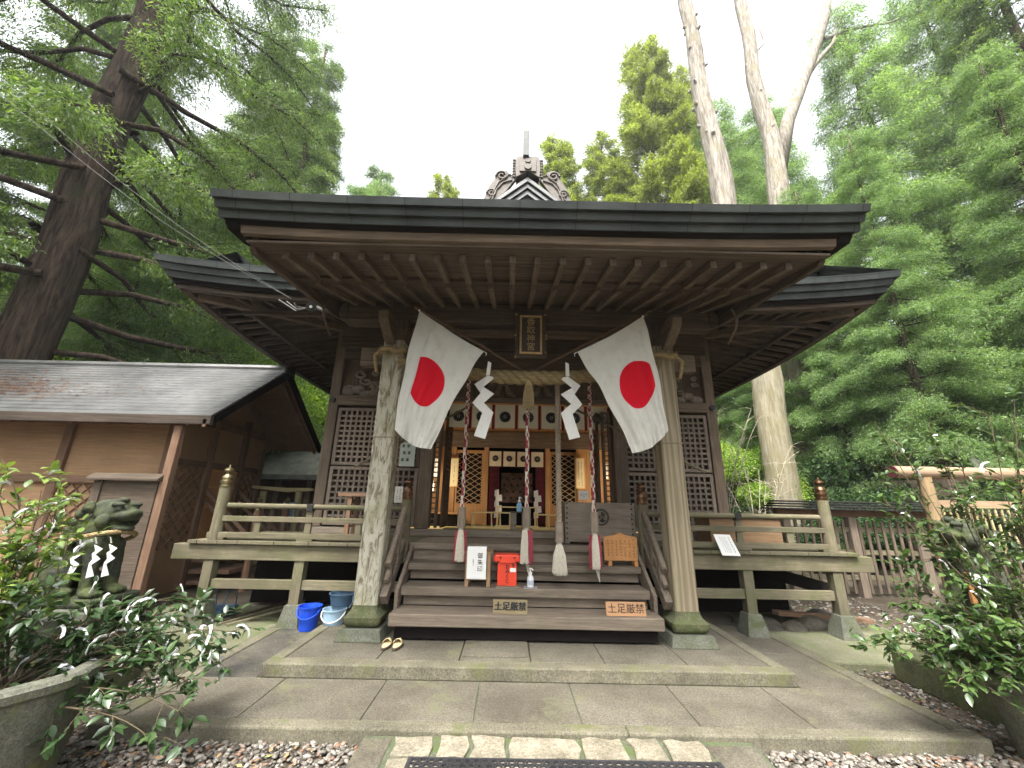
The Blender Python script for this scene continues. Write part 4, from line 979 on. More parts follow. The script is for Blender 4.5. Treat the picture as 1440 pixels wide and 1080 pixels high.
# no-shoes signs on the lowest step
def lowsign(x, w_, mat, label, y=4.60, tilt=.0, ink=INK, bold=0, nm='no_shoes_sign'):
    T = thing(nm, label, 'sign', (x,y,.256), 'no shoes signs on the bottom step')
    h = .125; MB().prism([(x-w_/2,y,.2555),(x-w_/2,y+.03,.2555+h),(x-w_/2,y+.045,.2555+h),(x-w_/2,y+.015,.2555)], (w_,0,0)).build('board', mat, T, bevel=.002)
    text_mesh('土足厳禁', w_*.235, ink, 'lettering', T, (x,y+.012,.2555+h*.5), (1,0,0), (0,.24,.97), .001, False, 1, 0)
    if bold:
        for dx in (-.004,.004): text_mesh('土足厳禁', w_*.235, ink, 'lettering', T, (x+dx,y+.0115,.2555+h*.5+dx*.5), (1,0,0), (0,.24,.97), .001, False, 1, 0)
lowsign(-.168, .355, wood('mossy_sign_wood', (.20,.16,.09), (.33,.27,.16), 'x'), 'weathered grey no shoes sign with thick black lettering on the bottom step', bold=.0004)
lowsign(1.03, .41, wood('fresh_sign_wood', (.42,.23,.12), (.55,.33,.18), 'x'), 'fresh orange brown no shoes sign at the end of the bottom step')
# slippers
SOLE = plain('cream_insole', (.62,.52,.30), .7, .3, .08); STRAPM = plain('brown_slipper_edge', (.10,.07,.05), .6, .3)
for i, (x, a) in enumerate(((-1.355,.12),(-1.250,.16))):
    T = thing('slipper', ('cream and brown slipper nearer the plinth, of the pair on the stone' if i == 0 else 'cream and brown slipper on the step side of the pair on the stone'), 'slipper', (x,4.41,0), 'pair of slippers')
    out = []
    for k in range(24):
        t = 2*math.pi*k/24; r1 = .042+.006*math.sin(t*1+1.2); out.append((x+r1*math.cos(t)+.02*a*math.sin(t), 4.41+.118*math.sin(t)))
    q = MB(); q.loft([[(x_,y_,z) for x_,y_ in out] for z in (.001,.022)]); q.build('sole', STRAPM, T, bevel=.004)
    q = MB(); q.loft([[(x+(x_-x)*f,4.41+(y_-4.41)*f,z) for x_,y_ in out] for f, z in ((.86,.0225),(.84,.026))]); q.build('insole', SOLE, T)
    q = MB()
    for k in range(9):
        y1 = 4.42+.012*k; ww = .044-.00045*k*k
        pts = [(x+ww*math.cos(t), y1+.0, .018+.05*math.sin(t)*(1-k*.05)) for t in [math.pi*j/10 for j in range(11)]]
        if k == 0: base = []
        base.append(pts)
    q.loft(base, closed=False, cap=False); o = q.build('upper', SOLE, T, smooth='all'); md = o.modifiers.new('s','SOLIDIFY'); md.thickness = .004
# buckets under the veranda
def bucket(name, x, y, z, r, h, mat, label, tilt=None, handle=None):
    T = thing(name, label, 'bucket', (x,y,z))
    MB().lathe([(r*.74,0),(r*.76,.01),(r*.97,h*.93),(r*1.05,h*.94),(r*1.06,h),(r*.98,h),(r*.95,h*.9),(r*.73,.03),(.001,.03)], (x,y,z), 26).build('body', mat, T, smooth=True)
    pts = []
    hm = handle or mat
    for j in range(15):
        t = math.pi*j/14; pts.append((x+r*1.04*math.cos(t), y-.02-r*.95*math.sin(t)*(.9), z+h*.9-r*.75*math.sin(t)))
    MB().tube(pts, .007, 7).build('handle', hm, T, smooth=True)
BLUE = plain('saturated_blue_plastic', (.015,.075,.60), .35, .5, .05); LBL = plain('pale_blue_plastic', (.36,.52,.66), .35, .5, .05); DBL = plain('grey_blue_plastic', (.06,.11,.17), .45, .4, .1)
p = atz(435,868,-.1); 
bucket('blue_bucket', -2.50, 5.25, -.1, .125, .25, BLUE, 'deep blue plastic bucket under the veranda beside the post stone')
bucket('pale_bucket', -2.17, 5.14, -.1, .125, .25, LBL, 'pale blue bucket with white handle under a darker basin', handle=plain('white_handle', (.75,.78,.8), .4, .4))
T = thing('basin', 'dark grey blue basin stacked on the pale blue bucket', 'basin', (-2.17,5.2,.17))
MB().lathe([(.10,0),(.12,.01),(.145,.12),(.155,.125),(.155,.135),(.14,.135),(.118,.03),(.001,.025)], (-2.15,5.28,.152), 26).build('body', DBL, T, smooth=True)
MB().tube([(-2.0,5.2,.27),(-1.97,5.12,.22),(-1.99,5.08,.17)], .006, 6).build('handle', DBL, T)
# paper notices on the veranda rails
T = thing('rail_notice', 'white printed notice laminated and tied aslant to the veranda rail', 'notice', (2.4,5.26,.80))
a, b_, c, d = at(1003,751,5.3), at(1026,752,5.26), at(1042,782,5.22), at(1016,781,5.24)
q = MB(); q.add([a,b_,c,d], [(0,1,2,3)]); o = q.build('sheet', WHITE, T); md = o.modifiers.new('s','SOLIDIFY'); md.thickness = .003
q = MB()
rgn = random.Random(4)
for k, (u0, n_, hh) in enumerate(((.78,7,.012),(.58,12,.006),(.48,12,.006),(.38,11,.006),(.26,8,.006))):
    for j in range(n_):
        v0 = .12+.75*j/n_; v1 = v0+.75/n_*rgn.uniform(.5,.85)
        def P_(u, v): return a.lerp(b_, u).lerp(d.lerp(c, u), v)+Vector((0,-.005,0))
        uw = hh*3
        q.add([P_(u0,v0),P_(u0+uw,v0),P_(u0+uw,v1),P_(u0,v1)], [(0,1,2,3)])
q.build('lettering', plain('blue_grey_print', (.12,.14,.22), .6, .3), T)
# furniture on the veranda
T = thing('side_table', 'reddish brown side table on the veranda behind the peeling pillar', 'table', (-2.45,6.1,ZF))
MB().box(-2.65,-2.0,5.95,6.35,1.39,1.44).build('top', M['shed_x'], T, bevel=.004)
for x in (-2.48,-2.1): 
    for y in (6.0,6.28): MB().box(x-.03,x+.03,y-.03,y+.03,ZF+.001,1.39).build('leg', M['shed_z'], T)
T = thing('wooden_chest', 'plain light brown wooden chest on the veranda behind the rail notice', 'chest', (2.95,6.2,ZF))
CB = wood('light_brown_chest_wood', (.16,.10,.055), (.26,.17,.10), 'x')
MB().box(2.62,3.62,5.9,6.35,ZF+.001,1.20).build('body', CB, T, bevel=.004); MB().box(2.60,3.64,5.88,6.37,1.20,1.225).build('lid', CB, T, bevel=.004)
for s, px, lb in ((-1,503,'long wooden stick leaning out beside the peeling pillar'),(1,975,'long wooden stick leaning out beside the yellow brown pillar')):
    a = at(500,656,4.5) if s < 0 else at(992,664,4.5); e = Vector((s*.62, 6.2, 2.95)) if s < 0 else Vector((.5,6.2,2.95))
    q = MB().tube([a, a.lerp(e,.5), e], .017, 8); single('leaning_stick', q, STRAW if 0 else M['deck_x'], lb, 'stick', 'two sticks crossing behind the flags', smooth=True)
# altar room things
YEL = plain('pale_yellow_wood', (.66,.52,.24), .5, .4, .05)
def stand(x0, x1, y, z0, z1, label, legs):
    T = thing('low_gilt_stand', label, 'stand', ((x0+x1)/2,y,z0), 'pale yellow altar stands')
    MB().box(x0,x1,y-.12,y+.12,z1-.018,z1).build('top', YEL, T); 
    q = MB(); q.box(x0-.02,x1+.02,y-.13,y-.105,z0,z0+.018); q.box(x0-.02,x1+.02,y+.105,y+.13,z0,z0+.018); q.build('base_rail', YEL, T)
    for t in legs:
        xx = x0+(x1-x0)*t; MB().beam((xx+(-.02 if t < .5 else .02),y-.11,z0+.018),(xx,y-.11,z1-.018),.016,.016).build('leg', YEL, T)
        MB().beam((xx,y+.11,z0+.018),(xx,y+.11,z1-.018),.016,.016).build('leg', YEL, T)
stand(-.83,-.16,7.25,.926,1.19,'pale yellow low stand on the mat on the peeling pillar side', (.05,.5,.72,.97))
stand(.24,.66,7.25,.926,1.17,'pale yellow low stand on the mat behind the plain bell rope', (.05,.55))
stand(-.42,.33,7.75,.926,1.28,'pale yellow longer stand right before the inner altar', (.03,.97))
T = thing('small_altar_table', 'small grey wooden table at the hall threshold carrying the blue bottle', 'table', (-.05,6.75,.936))
MB().box(-.18,.12,6.68,6.90,1.20,1.215).build('top', M['darkwood'], T); 
for x in (-.12,.06): MB().box(x-.045,x+.045,6.70,6.88,.937,1.20).build('leg', M['greyboard'], T)
bottle('sanitizer_bottle', -.03, 6.78, 1.2155, 1.35, plain('clear_blue_plastic', (.22,.42,.62), .2, .5, .05), WHITE, 'light blue pump bottle standing on the small altar table')
for x, lb in ((-.42,'white zigzag paper wand by the altar on the peeling pillar side'),(.35,'white zigzag paper wand by the altar beside the middle bell rope')):
    T = thing('paper_wand', lb, 'paper wand', (x,8.15,.95), 'paper wands by the altar')
    MB().cyl((x,8.15,.87),(x,8.15,1.6),.008,n=6).build('rod', ALT, T)
    q = MB()
    for i in range(5):
        sx = 1 if i % 2 else -1; q.add([(x+sx*.01-.05,8.13,1.58-.1*i),(x+sx*.03+.05,8.13,1.6-.1*i),(x+sx*.03+.06,8.12,1.48-.1*i),(x+sx*.01-.05,8.12,1.46-.1*i)], [(0,1,2,3)])
    o = q.build('paper', WHITE, T); md = o.modifiers.new('s','SOLIDIFY'); md.thickness = .001
T = thing('black_stand', 'low black lacquered stand by the inner wall under the cream writing board', 'stand', (-1.4,7.7,.926))
MB().box(-1.75,-1.12,7.55,7.85,1.13,1.155).build('top', M['altarwood'], T); MB().box(-1.73,-1.14,7.57,7.83,.927,1.13).build('body', M['dark'], T)
# security lamp and overhead wires at the porch corner
T = thing('spot_lamp', 'small dark spot lamp and cable bundle fixed at the porch roof corner', 'lamp', (-2.55,4.6,3.6))
MB().cyl((-2.75,4.6,3.66),(-2.70,4.48,3.62),.05,.06,14).build('lamp_head', M['iron'], T, smooth=True)
MB().cyl((-2.70,4.478,3.62),(-2.699,4.474,3.619),.018,n=14).build('lens', plain('pale_glass', (.5,.52,.5), .1, .6), T)
q = MB()
for i in range(3): q.tube([(-3.2+.1*i,4.62,3.78-.02*i),(-2.95,4.6,3.62+.03*i),(-2.7,4.62,3.70-.02*i),(-2.5,4.6,3.6)], .006, 5)
q.build('cable', M['iron'], T)
WIRE = plain('pale_grey_wire', (.16,.17,.15), .5, .4)
for i, (p, lb) in enumerate(((at(0,108,3.2),'upper of the two overhead wires running to the porch corner'),(at(0,132,3.2),'lower of the two overhead wires running to the porch corner'))):
    e = Vector((-3.05,4.62,3.80)) ; pts = [p.lerp(e, t)+Vector((0,0,-.15*math.sin(math.pi*t))) for t in [k/14 for k in range(15)]]
    d = (p-e); pts = [p+d*1.2]+pts
    single('overhead_wire', MB().tube(pts, .0022, 5), WIRE, lb, 'wire', 'overhead wires')
# ================================================================ the shed on the left
S = thing('wooden_shed', 'reddish brown wooden side hall with ribbed grey metal roof, left of the shrine', 'building', (-8.5,8,-.2))
XG, YF, YR, YM, ZE, ZR = -4.8, 6.10, 9.72, 7.88, 2.50, 3.86
M['metalroof'] = plain('grey_ribbed_metal_roof', (.20,.20,.20), .38, .6, .35, .4, 1.2)
XL = -15.0
for s, y0, y1 in ((0,YF,YM),(1,YR,YM)):
    q = MB(); n_ = 17
    for i in range(n_):
        a, b_ = i/n_, (i+1)/n_; ya, yb_ = y0+(y1-y0)*a, y0+(y1-y0)*b_; za, zb_ = ZE+(ZR-ZE)*a, ZE+(ZR-ZE)*b_
        q.prism([(XL,ya,za+.055),(XL,yb_,zb_+.035),(XL,yb_,zb_-.03),(XL,ya,za-.0)], (XG-XL,0,0))
    q.build('roof_slope', M['metalroof'], S)
    q = MB(); q.prism([(XL+.02,y0,ZE-.01),(XL+.02,y1,ZR-.04),(XL+.02,y1,ZR-.10),(XL+.02,y0,ZE-.07)], (XG-XL-.05,0,0)); q.build('soffit', M['shed_y'], S)
MB().box(XL,XG,YF-.02,YF+.02,ZE-.09,ZE+.045).build('eave_board', M['roofwood_x'], S, bevel=.004)
for s, (ya, yb_) in ((0,(YF-.02,YM)),(1,(YR+.02,YM))):
    MB().prism([(XG-.01,ya,ZE-.10),(XG-.01,yb_,ZR-.16),(XG-.01,yb_,ZR+.02),(XG-.01,ya,ZE+.05)], (.05,0,0)).build('verge_board', M['dark'], S)
    MB().prism([(XG-.12,ya,ZE-.13),(XG-.12,yb_,ZR-.28),(XG-.12,yb_,ZR-.06),(XG-.12,ya,ZE-.01)], (.05,0,0)).build('verge_board', M['shed_y'], S)
MB().tube([(XL,YM,ZR+.05),(XG+.02,YM,ZR+.05)], .075, 8).build('ridge_cap', M['metalroof'], S)
q = MB(); q.cyl((XG-.02,YM,ZR+.03),(XG+.07,YM,ZR+.03),.10,n=12); q.prism([(XG,YM-.17,ZR-.10),(XG,YM-.15,ZR+.03),(XG,YM,ZR+.17),(XG,YM+.15,ZR+.03),(XG,YM+.17,ZR-.10),(XG,YM,ZR-.02)], (.06,0,0)); q.build('ridge_end_tile', M['iron'], S, bevel=.01)
for i in range(34):
    x = XL+.2+.30*i
    if x > XG-.2: break
    MB().prism([(x,YF+.03,ZE-.115),(x,YM,ZR-.16),(x,YM,ZR-.10),(x,YF+.03,ZE-.06)], (.05,0,0)).build('rafter', M['shed_y'], S)
WXR, WYF, WYR = -5.80, 6.72, 9.25
plas = wood('tan_wall_board', (.31,.195,.11), (.44,.29,.17), 'x', blotch=.25)
MB().box(XL+.5,WXR-.03,WYF+.05,WYF+.08,-.2,2.95).build('wall_panel', plas, S)
MB().box(WXR-.08,WXR-.05,WYF,WYR,-.2,2.72).build('wall_panel', plas, S)
MB().prism([(WXR-.08,WYF,2.72),(WXR-.08,WYR,2.72),(WXR-.08,YM,ZR-.25)], (.03,0,0)).build('gable_panel', plas, S)
for x in (-14,-12.4,-10.8,-9.2,-7.6,-5.87): MB().box(x-.07,x+.07,WYF-.01,WYF+.12,-.2,2.72).build('wall_post', M['shed_z'], S, bevel=.006)
for y in (7.62,8.55,9.2): MB().box(WXR-.09,WXR+.03,y-.06,y+.06,-.2,2.9).build('wall_post', M['shed_z'], S, bevel=.006)
MB().box(XL+.5,WXR-.1,WYF-.03,WYF+.05,1.52,1.64).build('wall_rail', M['shed_x'], S, bevel=.005)
MB().box(XL+.5,WXR+.35,WYF-.02,WYF+.1,2.50,2.68).build('wall_rail', M['shed_x'], S, bevel=.005)
MB().box(WXR-.06,WXR+.01,WYF,WYR,1.86,1.96).build('wall_rail', M['shed_y'], S, bevel=.005)
MB().box(WXR-.07,WXR+.02,WYF,WYR,2.60,2.74).build('wall_rail', M['shed_y'], S, bevel=.005)
DW = wood('bright_orange_door', (.50,.24,.085), (.66,.35,.15), 'z', rough=.6)
dr = MB().box(WXR-.04,WXR+.01,7.72,8.45,.32,1.84).build('door', DW, S, bevel=.004)
for z in (.34,.78,1.15,1.50,1.80): MB().box(WXR+.011,WXR+.03,7.74,8.43,z,z+.035).build('door_batten', DW, dr)
def diag(x0, x1, z0, z1, y, par, along='x', sp=.19):
    q = MB(); W_, H_ = x1-x0, z1-z0
    for dr_ in (-1,1):
        k = -40
        while k*sp < W_+H_+2:
            c0 = k*sp; t0 = max(0, -c0 if dr_ > 0 else c0-W_); 
            pts = []
            # line: u = c0 + dr*v (v height)
            for v in np.linspace(0, H_, 40):
                u = c0+dr_*v
                if 0 <= u <= W_: pts.append((u, v))
            if len(pts) > 2:
                (ua, va), (ub, vb) = pts[0], pts[-1]
                if along == 'x': q.beam((x0+ua,y+.008*dr_,z0+va),(x0+ub,y+.008*dr_,z0+vb), .012,.022, up=(0,1,0))
                else: q.beam((y+.008*dr_,x0+ua,z0+va),(y+.008*dr_,x0+ub,z0+vb), .012,.022, up=(1,0,0))
            k += 1
    return q.build('diagonal_lattice', M['shed_x'], par)
diag(-7.5,-6.0,.2,1.5,WYF+.03,S); MB().box(-7.68,-7.52,WYF,WYF+.12,-.2,1.52).build('wall_post', M['shed_z'], S)
diag(6.80,7.55,.5,1.85,WXR-.03,S,'y'); diag(8.60,9.15,.9,1.85,WXR-.03,S,'y')
MB().box(-9.1,-5.95,WYF+.005,WYF+.02,.8,1.45).build('board_panel', wood('orange_brown_board', (.24,.11,.05), (.33,.16,.08), 'z'), S) if 0 else None
# side wall of its front steps with a small cap, and plank wall
MB().box(-6.28,-5.42,6.16,6.20,-.2,1.55).build('step_side_wall', M['body_x'], S, bevel=.004)
MB().box(-6.35,-6.22,6.13,6.24,-.2,1.58).build('step_side_post', M['body_z'], S, bevel=.01)
MB().prism([(-6.42,6.06,1.58),(-6.42,6.18,1.66),(-6.42,6.32,1.60),(-6.42,6.32,1.57),(-6.42,6.06,1.55)], (1.06,0,0)).build('wall_cap', M['body_x'], S, bevel=.006)
MB().box(-5.40,-5.28,6.16,6.26,-.2,2.4).build('wall_post', M['shed_z'], S, bevel=.006)
# stairs at the gable side
for z, x in ((.30,-5.3),(.12,-5.05),(-.06,-4.8)): MB().box(-5.75,x,7.65,8.5,z-.06,z).build('stair_tread', M['shed_y'], S)
for y in (7.60,8.55):
    for z0, z1 in ((1.08,.70),(.92,.52)): MB().beam((-5.7,y,z0+.35),(-4.75,y,z1-.05),.045,.06).build('stair_rail', M['shed_x'], S)
    o = MB().lathe([(.062,0),(.06,1.32)], (-4.72,y,-.2), 14).build('stair_post', M['shed_z'], S, smooth=True)
    MB().lathe([(.064,0),(.068,.02),(.058,.05),(.066,.06),(.055,.12),(.028,.15),(.05,.18),(.048,.21),(.02,.23),(.003,.26)], (-4.72,y,1.12), 14).build('cap', M['brass'], o, smooth=True)
# litter of needles on the roof
rg = random.Random(9); q = MB()
def roofz(y): return ZE+(ZR-ZE)*(y-YF)/(YM-YF)+.05
for i in range(1700):
    c_ = rg.choice([(-9.6,6.9,.7,.22),(-8.9,6.75,.8,.18),(-10.4,7.1,.6,.3),(-11.2,6.8,.9,.4)])
    x = rg.gauss(c_[0],c_[2]); y = rg.gauss(c_[1],c_[3])
    if not (YF+.02 < y < YM-.1): continue
    a = rg.gauss(0,.6); l = rg.uniform(.03,.12); p = Vector((x,y,roofz(y)+rg.uniform(0,.03))); d = Vector((math.cos(a)*l, math.sin(a)*l, math.sin(a)*l*.75+rg.uniform(-.01,.02)))
    sv = Vector((-math.sin(a),math.cos(a),.7)).normalized()*rg.uniform(.004,.011); q.add([p-sv,p+d,p+sv,p-d*.4], [(0,1,2,3)])
single('roof_litter', q, plain('rusty_dead_needles', (.15,.08,.05), .9, .1, .4, 0, 3), 'rust brown heap of dead needles on the metal roof of the left hall', 'leaf litter')['kind'] = 'stuff'
# far small building and pale torii between shed and shrine
T = thing('small_shrine_building', 'small far building with dark mossy thatch-like roof seen between left hall and shrine', 'building', (-7.2,14,-.2))
MB().prism([(-9.2,12.7,2.05),(-9.2,14.4,3.35),(-9.2,16,2.05),(-9.2,16,1.9),(-9.2,12.7,1.9)], (3.8,0,0)).build('roof', stone('mossy_dark_roof', (.03,.033,.028), (.07,.075,.06), (.05,.055,.03), .15, 4), T)
MB().box(-8.9,-5.7,13.3,15.6,-.2,1.95).build('wall', M['darkwood'], T)
for x in (-8.8,-7.6,-6.6,-5.8): MB().box(x-.07,x+.07,13.22,13.3,-.2,1.92).build('post', M['body_z'], T)
T = thing('small_torii', 'small pale yellow wooden torii gate behind the veranda rail', 'torii gate', (-4.85,9,-.2))
PY = wood('pale_yellow_log', (.38,.32,.15), (.55,.49,.28), 'z')
MB().loft([[(-5.75,8.95,1.60),(-5.75,9.05,1.60),(-5.75,9.05,1.54),(-5.75,8.95,1.54)],[(-5.0,8.94,1.56),(-5.0,9.06,1.56),(-5.0,9.06,1.47),(-5.0,8.94,1.47)],[(-4.47,8.94,1.57),(-4.47,9.06,1.57),(-4.42,9.06,1.51),(-4.42,8.94,1.51)]]).build('crossbeam', PY, T, bevel=.01)
for x in (-4.74,-5.5): MB().cyl((x,9,-.2),(x,9,1.48),.075,.065,14).build('post', PY, T, smooth=True)
a = at(399,706,8.8); b_ = at(412,727,8.8); board('blue_white_poster', a.x, b_.x, b_.z, a.z, 8.8, 'blue and white poster seen below the small pale torii', 'poster', None, 0, 1, None, plain('blue_white_print', (.32,.45,.62), .5, .3, .5, 0, 16))
# ---------------------------------------------------------------- right side: roofed fence, torii, far roof
T = thing('roofed_fence', 'picket fence with a black ribbed metal cap behind the right veranda', 'fence', (7.5,8,-.2))
for k in range(4): MB().box(4.83+.02*k,14,7.90-.06*(3-k)+.02,8.10+.06*(3-k)-.02,1.335+.045*k,1.335+.045*k+.03).build('cap_rib', M['iron'] if k%2 else plain('glossy_black_metal', (.02,.02,.022), .25, .6), T, bevel=.008)
MB().box(4.9,14,7.93,8.07,1.22,1.335).build('top_rail', M['shed_x'], T)
for k in range(8): MB().box(5.0+1.25*k,5.14+1.25*k,7.93,8.07,-.2,1.22).build('post', M['step_z'], T, bevel=.005)
for z in (.12,.55,.95): MB().box(4.95,14,7.97,8.02,z,z+.08).build('rail', M['deck_x'], T)
for k in range(60): MB().box(5.06+.15*k,5.11+.15*k,7.94,7.965,-.1,1.15).build('picket', M['body_z'], T)
T = thing('log_torii', 'torii gate of unpainted logs with dark red beam end behind the right shrub', 'torii gate', (6.3,6,-.1))
LOG = wood('peeled_log_x', (.29,.20,.125), (.42,.30,.20), 'x'); LOGZ = wood('peeled_log_z', (.30,.20,.10), (.42,.31,.18), 'z')
MB().cyl((5.49,6,1.90),(9.2,6,1.90),.088,.088,20).build('crossbeam', LOG, T, smooth=True)
MB().cyl((5.47,6,1.90),(5.4895,6,1.90),.087,.087,20).build('beam_end', plain('dark_red_end', (.13,.035,.04), .7), T)
for x in (5.93,7.35): MB().cyl((x,6,-.15),(x,6,1.83),.095,.082,18).build('post', LOGZ, T, smooth=True)
MB().box(5.94,7.4,5.97,6.03,1.42,1.51).build('tie_beam', LOG, T)
T = thing('votive_rack', 'pale rack of thin vertical wooden strips beyond the log torii', 'rack', (8.0,7,-.1))
for k in range(14): MB().box(7.0+.11*k,7.03+.11*k,6.98,7.0,.75,1.42).build('strip', PY, T)
MB().box(6.95,8.6,6.97,7.01,1.42,1.46).build('top_rail', PY, T); MB().box(6.95,8.6,6.97,7.01,.72,.75).build('bottom_rail', PY, T)
T = thing('far_hall', 'far low hall with a plain grey gabled roof at the right edge', 'building', (13,11,-.1))
MB().prism([(11.0,9.6,2.15),(12.4,11.2,3.3),(14.2,12.8,2.15)], (6,-.0,0)).build('roof', plain('pale_grey_roof', (.11,.105,.10), .7, .3, .2), T)
MB().box(10.6,16,10,12.4,-.1,2.15).build('wall', M['body_x'], T)
# ---------------------------------------------------------------- things under the veranda and on the ground
T = thing('grey_tub', 'grey blue plastic tub with raised handles under the left veranda', 'tub', (-3.85,5.75,-.115))
MB().loft([[(-3.88+dx*a_,5.72+dy*b_,z) for dx,dy in ((-1,-1),(1,-1),(1,1),(-1,1))] for a_, b_, z in ((.14,.16,-.114),(.17,.19,.0),(.15,.17,.0),(.13,.15,-.09))]).build('body', DBL, T, bevel=.008)
for x in (-4.0,-3.74): MB().tube([(x,5.58,0),(x+.02,5.62,.2),(x+.02,5.8,.2),(x,5.86,0)], .008, 6).build('handle', DBL, T)
for i, (a, b_, lb) in enumerate((((-3.62,5.35),(-3.05,6.3),'longest dark pole lying under the left veranda'),((-3.50,5.35),(-2.98,6.0),'bundle broom with light handle lying under the left veranda'),((-3.66,5.5),(-3.2,6.4),'brown pole lying nearest the grey tub'))):
    T = thing('garden_pole', lb, 'pole', (a[0],a[1],-.115), 'poles lying under the left veranda')
    MB().tube([(a[0],a[1],-.095),(b_[0],b_[1],-.03)], .012+.004*(i==2), 7).build('handle', (M['deck_y'], M['endgrain'], M['darkwood'])[i], T, smooth=True)
    if i == 1:
        q = MB(); rg = random.Random(4)
        for k in range(60): q.tube([(b_[0],b_[1],-.04),(b_[0]+.2+rg.uniform(-.02,.05),b_[1]+.22+rg.uniform(-.05,.05),-.08+rg.uniform(0,.08))], .003, 3, False)
        q.build('bristles', M['darkwood'], T)
rg = random.Random(13)
ROCK = stone('dark_rubble', (.05,.045,.038), (.13,.115,.095), (.06,.07,.03), .2, 4)
def rock(x, y, z, r, sc, sd):
    bm = bmesh.new(); bmesh.ops.create_icosphere(bm, subdivisions=3, radius=r)
    for v in bm.verts:
        n_ = mnoise.noise(v.co/r*1.1+Vector((sd,0,0))); v.co *= 1+.35*n_+.1*mnoise.noise(v.co/r*3); v.co.x *= sc[0]; v.co.y *= sc[1]; v.co.z *= sc[2]; v.co += Vector((x,y,z))
    q = MB(); q.add([tuple(v.co) for v in bm.verts], [tuple(v.index for v in f.verts) for f in bm.faces]); bm.free(); return q
for i, (x, y, r, lb) in enumerate(((3.15,5.75,.16,'dark rock behind the inner veranda post on the right'),(3.45,5.7,.13,'smaller dark rock in the middle under the right veranda'),(3.75,5.85,.20,'biggest dark rock by the outer right veranda post'),(2.95,5.95,.12,'low dark rock closest to the steps under the right veranda'),(4.2,6.2,.17,'mossy rock beyond the outer right veranda post'))):
    single('rock', rock(x,y,-.12,r,(1.3,1,.8),i*3.3), ROCK, lb, 'rock', 'rocks under the right veranda', smooth='all')
single('black_plank', MB().beam((2.9,6.0,.62),(4.3,6.15,.28),.04,.16), M['dark'], 'black plank leaning slantwise under the right veranda', 'plank')
single('brown_plank', MB().beam((3.3,5.8,.05),(4.6,5.9,-.05),.12,.05), M['shed_x'], 'reddish brown plank lying under the right veranda', 'plank')
# pebbles
rg = np.random.default_rng(3)
bm = bmesh.new(); bmesh.ops.create_icosphere(bm, subdivisions=1, radius=1); IV = np.array([v.co[:] for v in bm.verts]); IF = np.array([[v.index for v in f.verts] for f in bm.faces]); bm.free()
def pebbles(name, regions, lbl, mat):
    C_ = []
    for (x0,x1,y0,y1,n_,r0,r1) in regions:
        C_.append(np.stack([rg.uniform(x0,x1,n_), rg.uniform(y0,y1,n_), rg.uniform(r0,r1,n_)], 1))
    C_ = np.concatenate(C_); n_ = len(C_); r = C_[:,2]
    sc = np.stack([r*rg.uniform(.8,1.5,n_), r*rg.uniform(.7,1.2,n_), r*rg.uniform(.35,.6,n_)], 1)
    ang = rg.uniform(0,6.28,n_); V_ = IV[None]*sc[:,None]*(1+.18*rg.standard_normal((n_,len(IV),1))*.6)
    c, s = np.cos(ang)[:,None], np.sin(ang)[:,None]
    X_ = V_[...,0]*c-V_[...,1]*s; Y_ = V_[...,0]*s+V_[...,1]*c
    tl = rg.uniform(-.35,.35,n_)[:,None]; Z_ = V_[...,2]+X_*tl
    P_ = np.stack([X_+C_[:,0:1], Y_+C_[:,1:2], Z_-.195+rg.uniform(0,.018,n_)[:,None]], -1).reshape(-1,3)
    F_ = (IF[None]+np.arange(n_)[:,None,None]*len(IV)).reshape(-1,3)
    return tag(mesh_np(name, P_, F_, mat, None, True, True), lbl, 'gravel', None, 'stuff')
def mk_peb():
    m, t, b = newmat('mixed_river_pebbles', .7, .35); g = N(t, 'ShaderNodeNewGeometry')
    c = ramp(t, g.outputs['Random Per Island'], [(0, (.06,.05,.04)), (.35, (.14,.125,.105)), (.6, (.22,.205,.18)), (.8, (.30,.28,.24)), (.9, (.20,.10,.06)), (1, (.36,.34,.30))])
    n_ = tex(t, coords(t), 60, 4, .7); c = mix(t, 1, c, ramp(t, n_, [(.3,(.7,.7,.7)),(.7,(1.2,1.2,1.2))]), 'MULTIPLY')
    t.links.new(c, b.inputs['Base Color']); bump(t, b, n_, .3, .003); return m
pebbles('gravel', [(-3.4,-1.15,2.3,3.19,3900,.008,.024),(1.42,3.6,2.3,3.19,3900,.008,.024),(-3.2,-1.15,1.2,2.3,800,.01,.024),(1.42,3.3,1.2,2.3,800,.01,.024),(3.03,4.4,3.1,4.7,1500,.006,.02),(4.0,6.5,4.6,8,1200,.01,.03),(-4.3,-2.97,3.1,4.2,1300,.006,.02)], 'loose mixed river pebbles and dirt in front of the stone platform', mk_peb())
# fallen leaves
def leaf_litter():
    r_ = random.Random(6); q = MB()
    for i in range(520):
        x, y, z = r_.uniform(-3.3,3.4), r_.uniform(2.4,3.1), -.168
        if -1.1 < x < 1.4: continue
        if i > 330: x, y, z = r_.uniform(3.1,6.5), r_.uniform(3.6,8), -.165
        a = r_.uniform(0,6.28); l = r_.uniform(.012,.03); d = Vector((math.cos(a),math.sin(a),r_.uniform(-.2,.3)))*l; s_ = Vector((-math.sin(a),math.cos(a),r_.uniform(-.3,.3)))*l*.42; p = Vector((x,y,z+r_.uniform(0,.02)))
        q.add([p-d,p+s_,p+d,p-s_], [(0,1,2,3)])
    return q
m_, t_, b_ = newmat('dry_fallen_leaf', .8, .2); g_ = N(t_, 'ShaderNodeNewGeometry'); t_.links.new(ramp(t_, g_.outputs['Random Per Island'], [(0,(.20,.10,.05)),(.5,(.33,.20,.10)),(.85,(.42,.27,.13)),(1,(.18,.28,.06))]), b_.inputs['Base Color'])
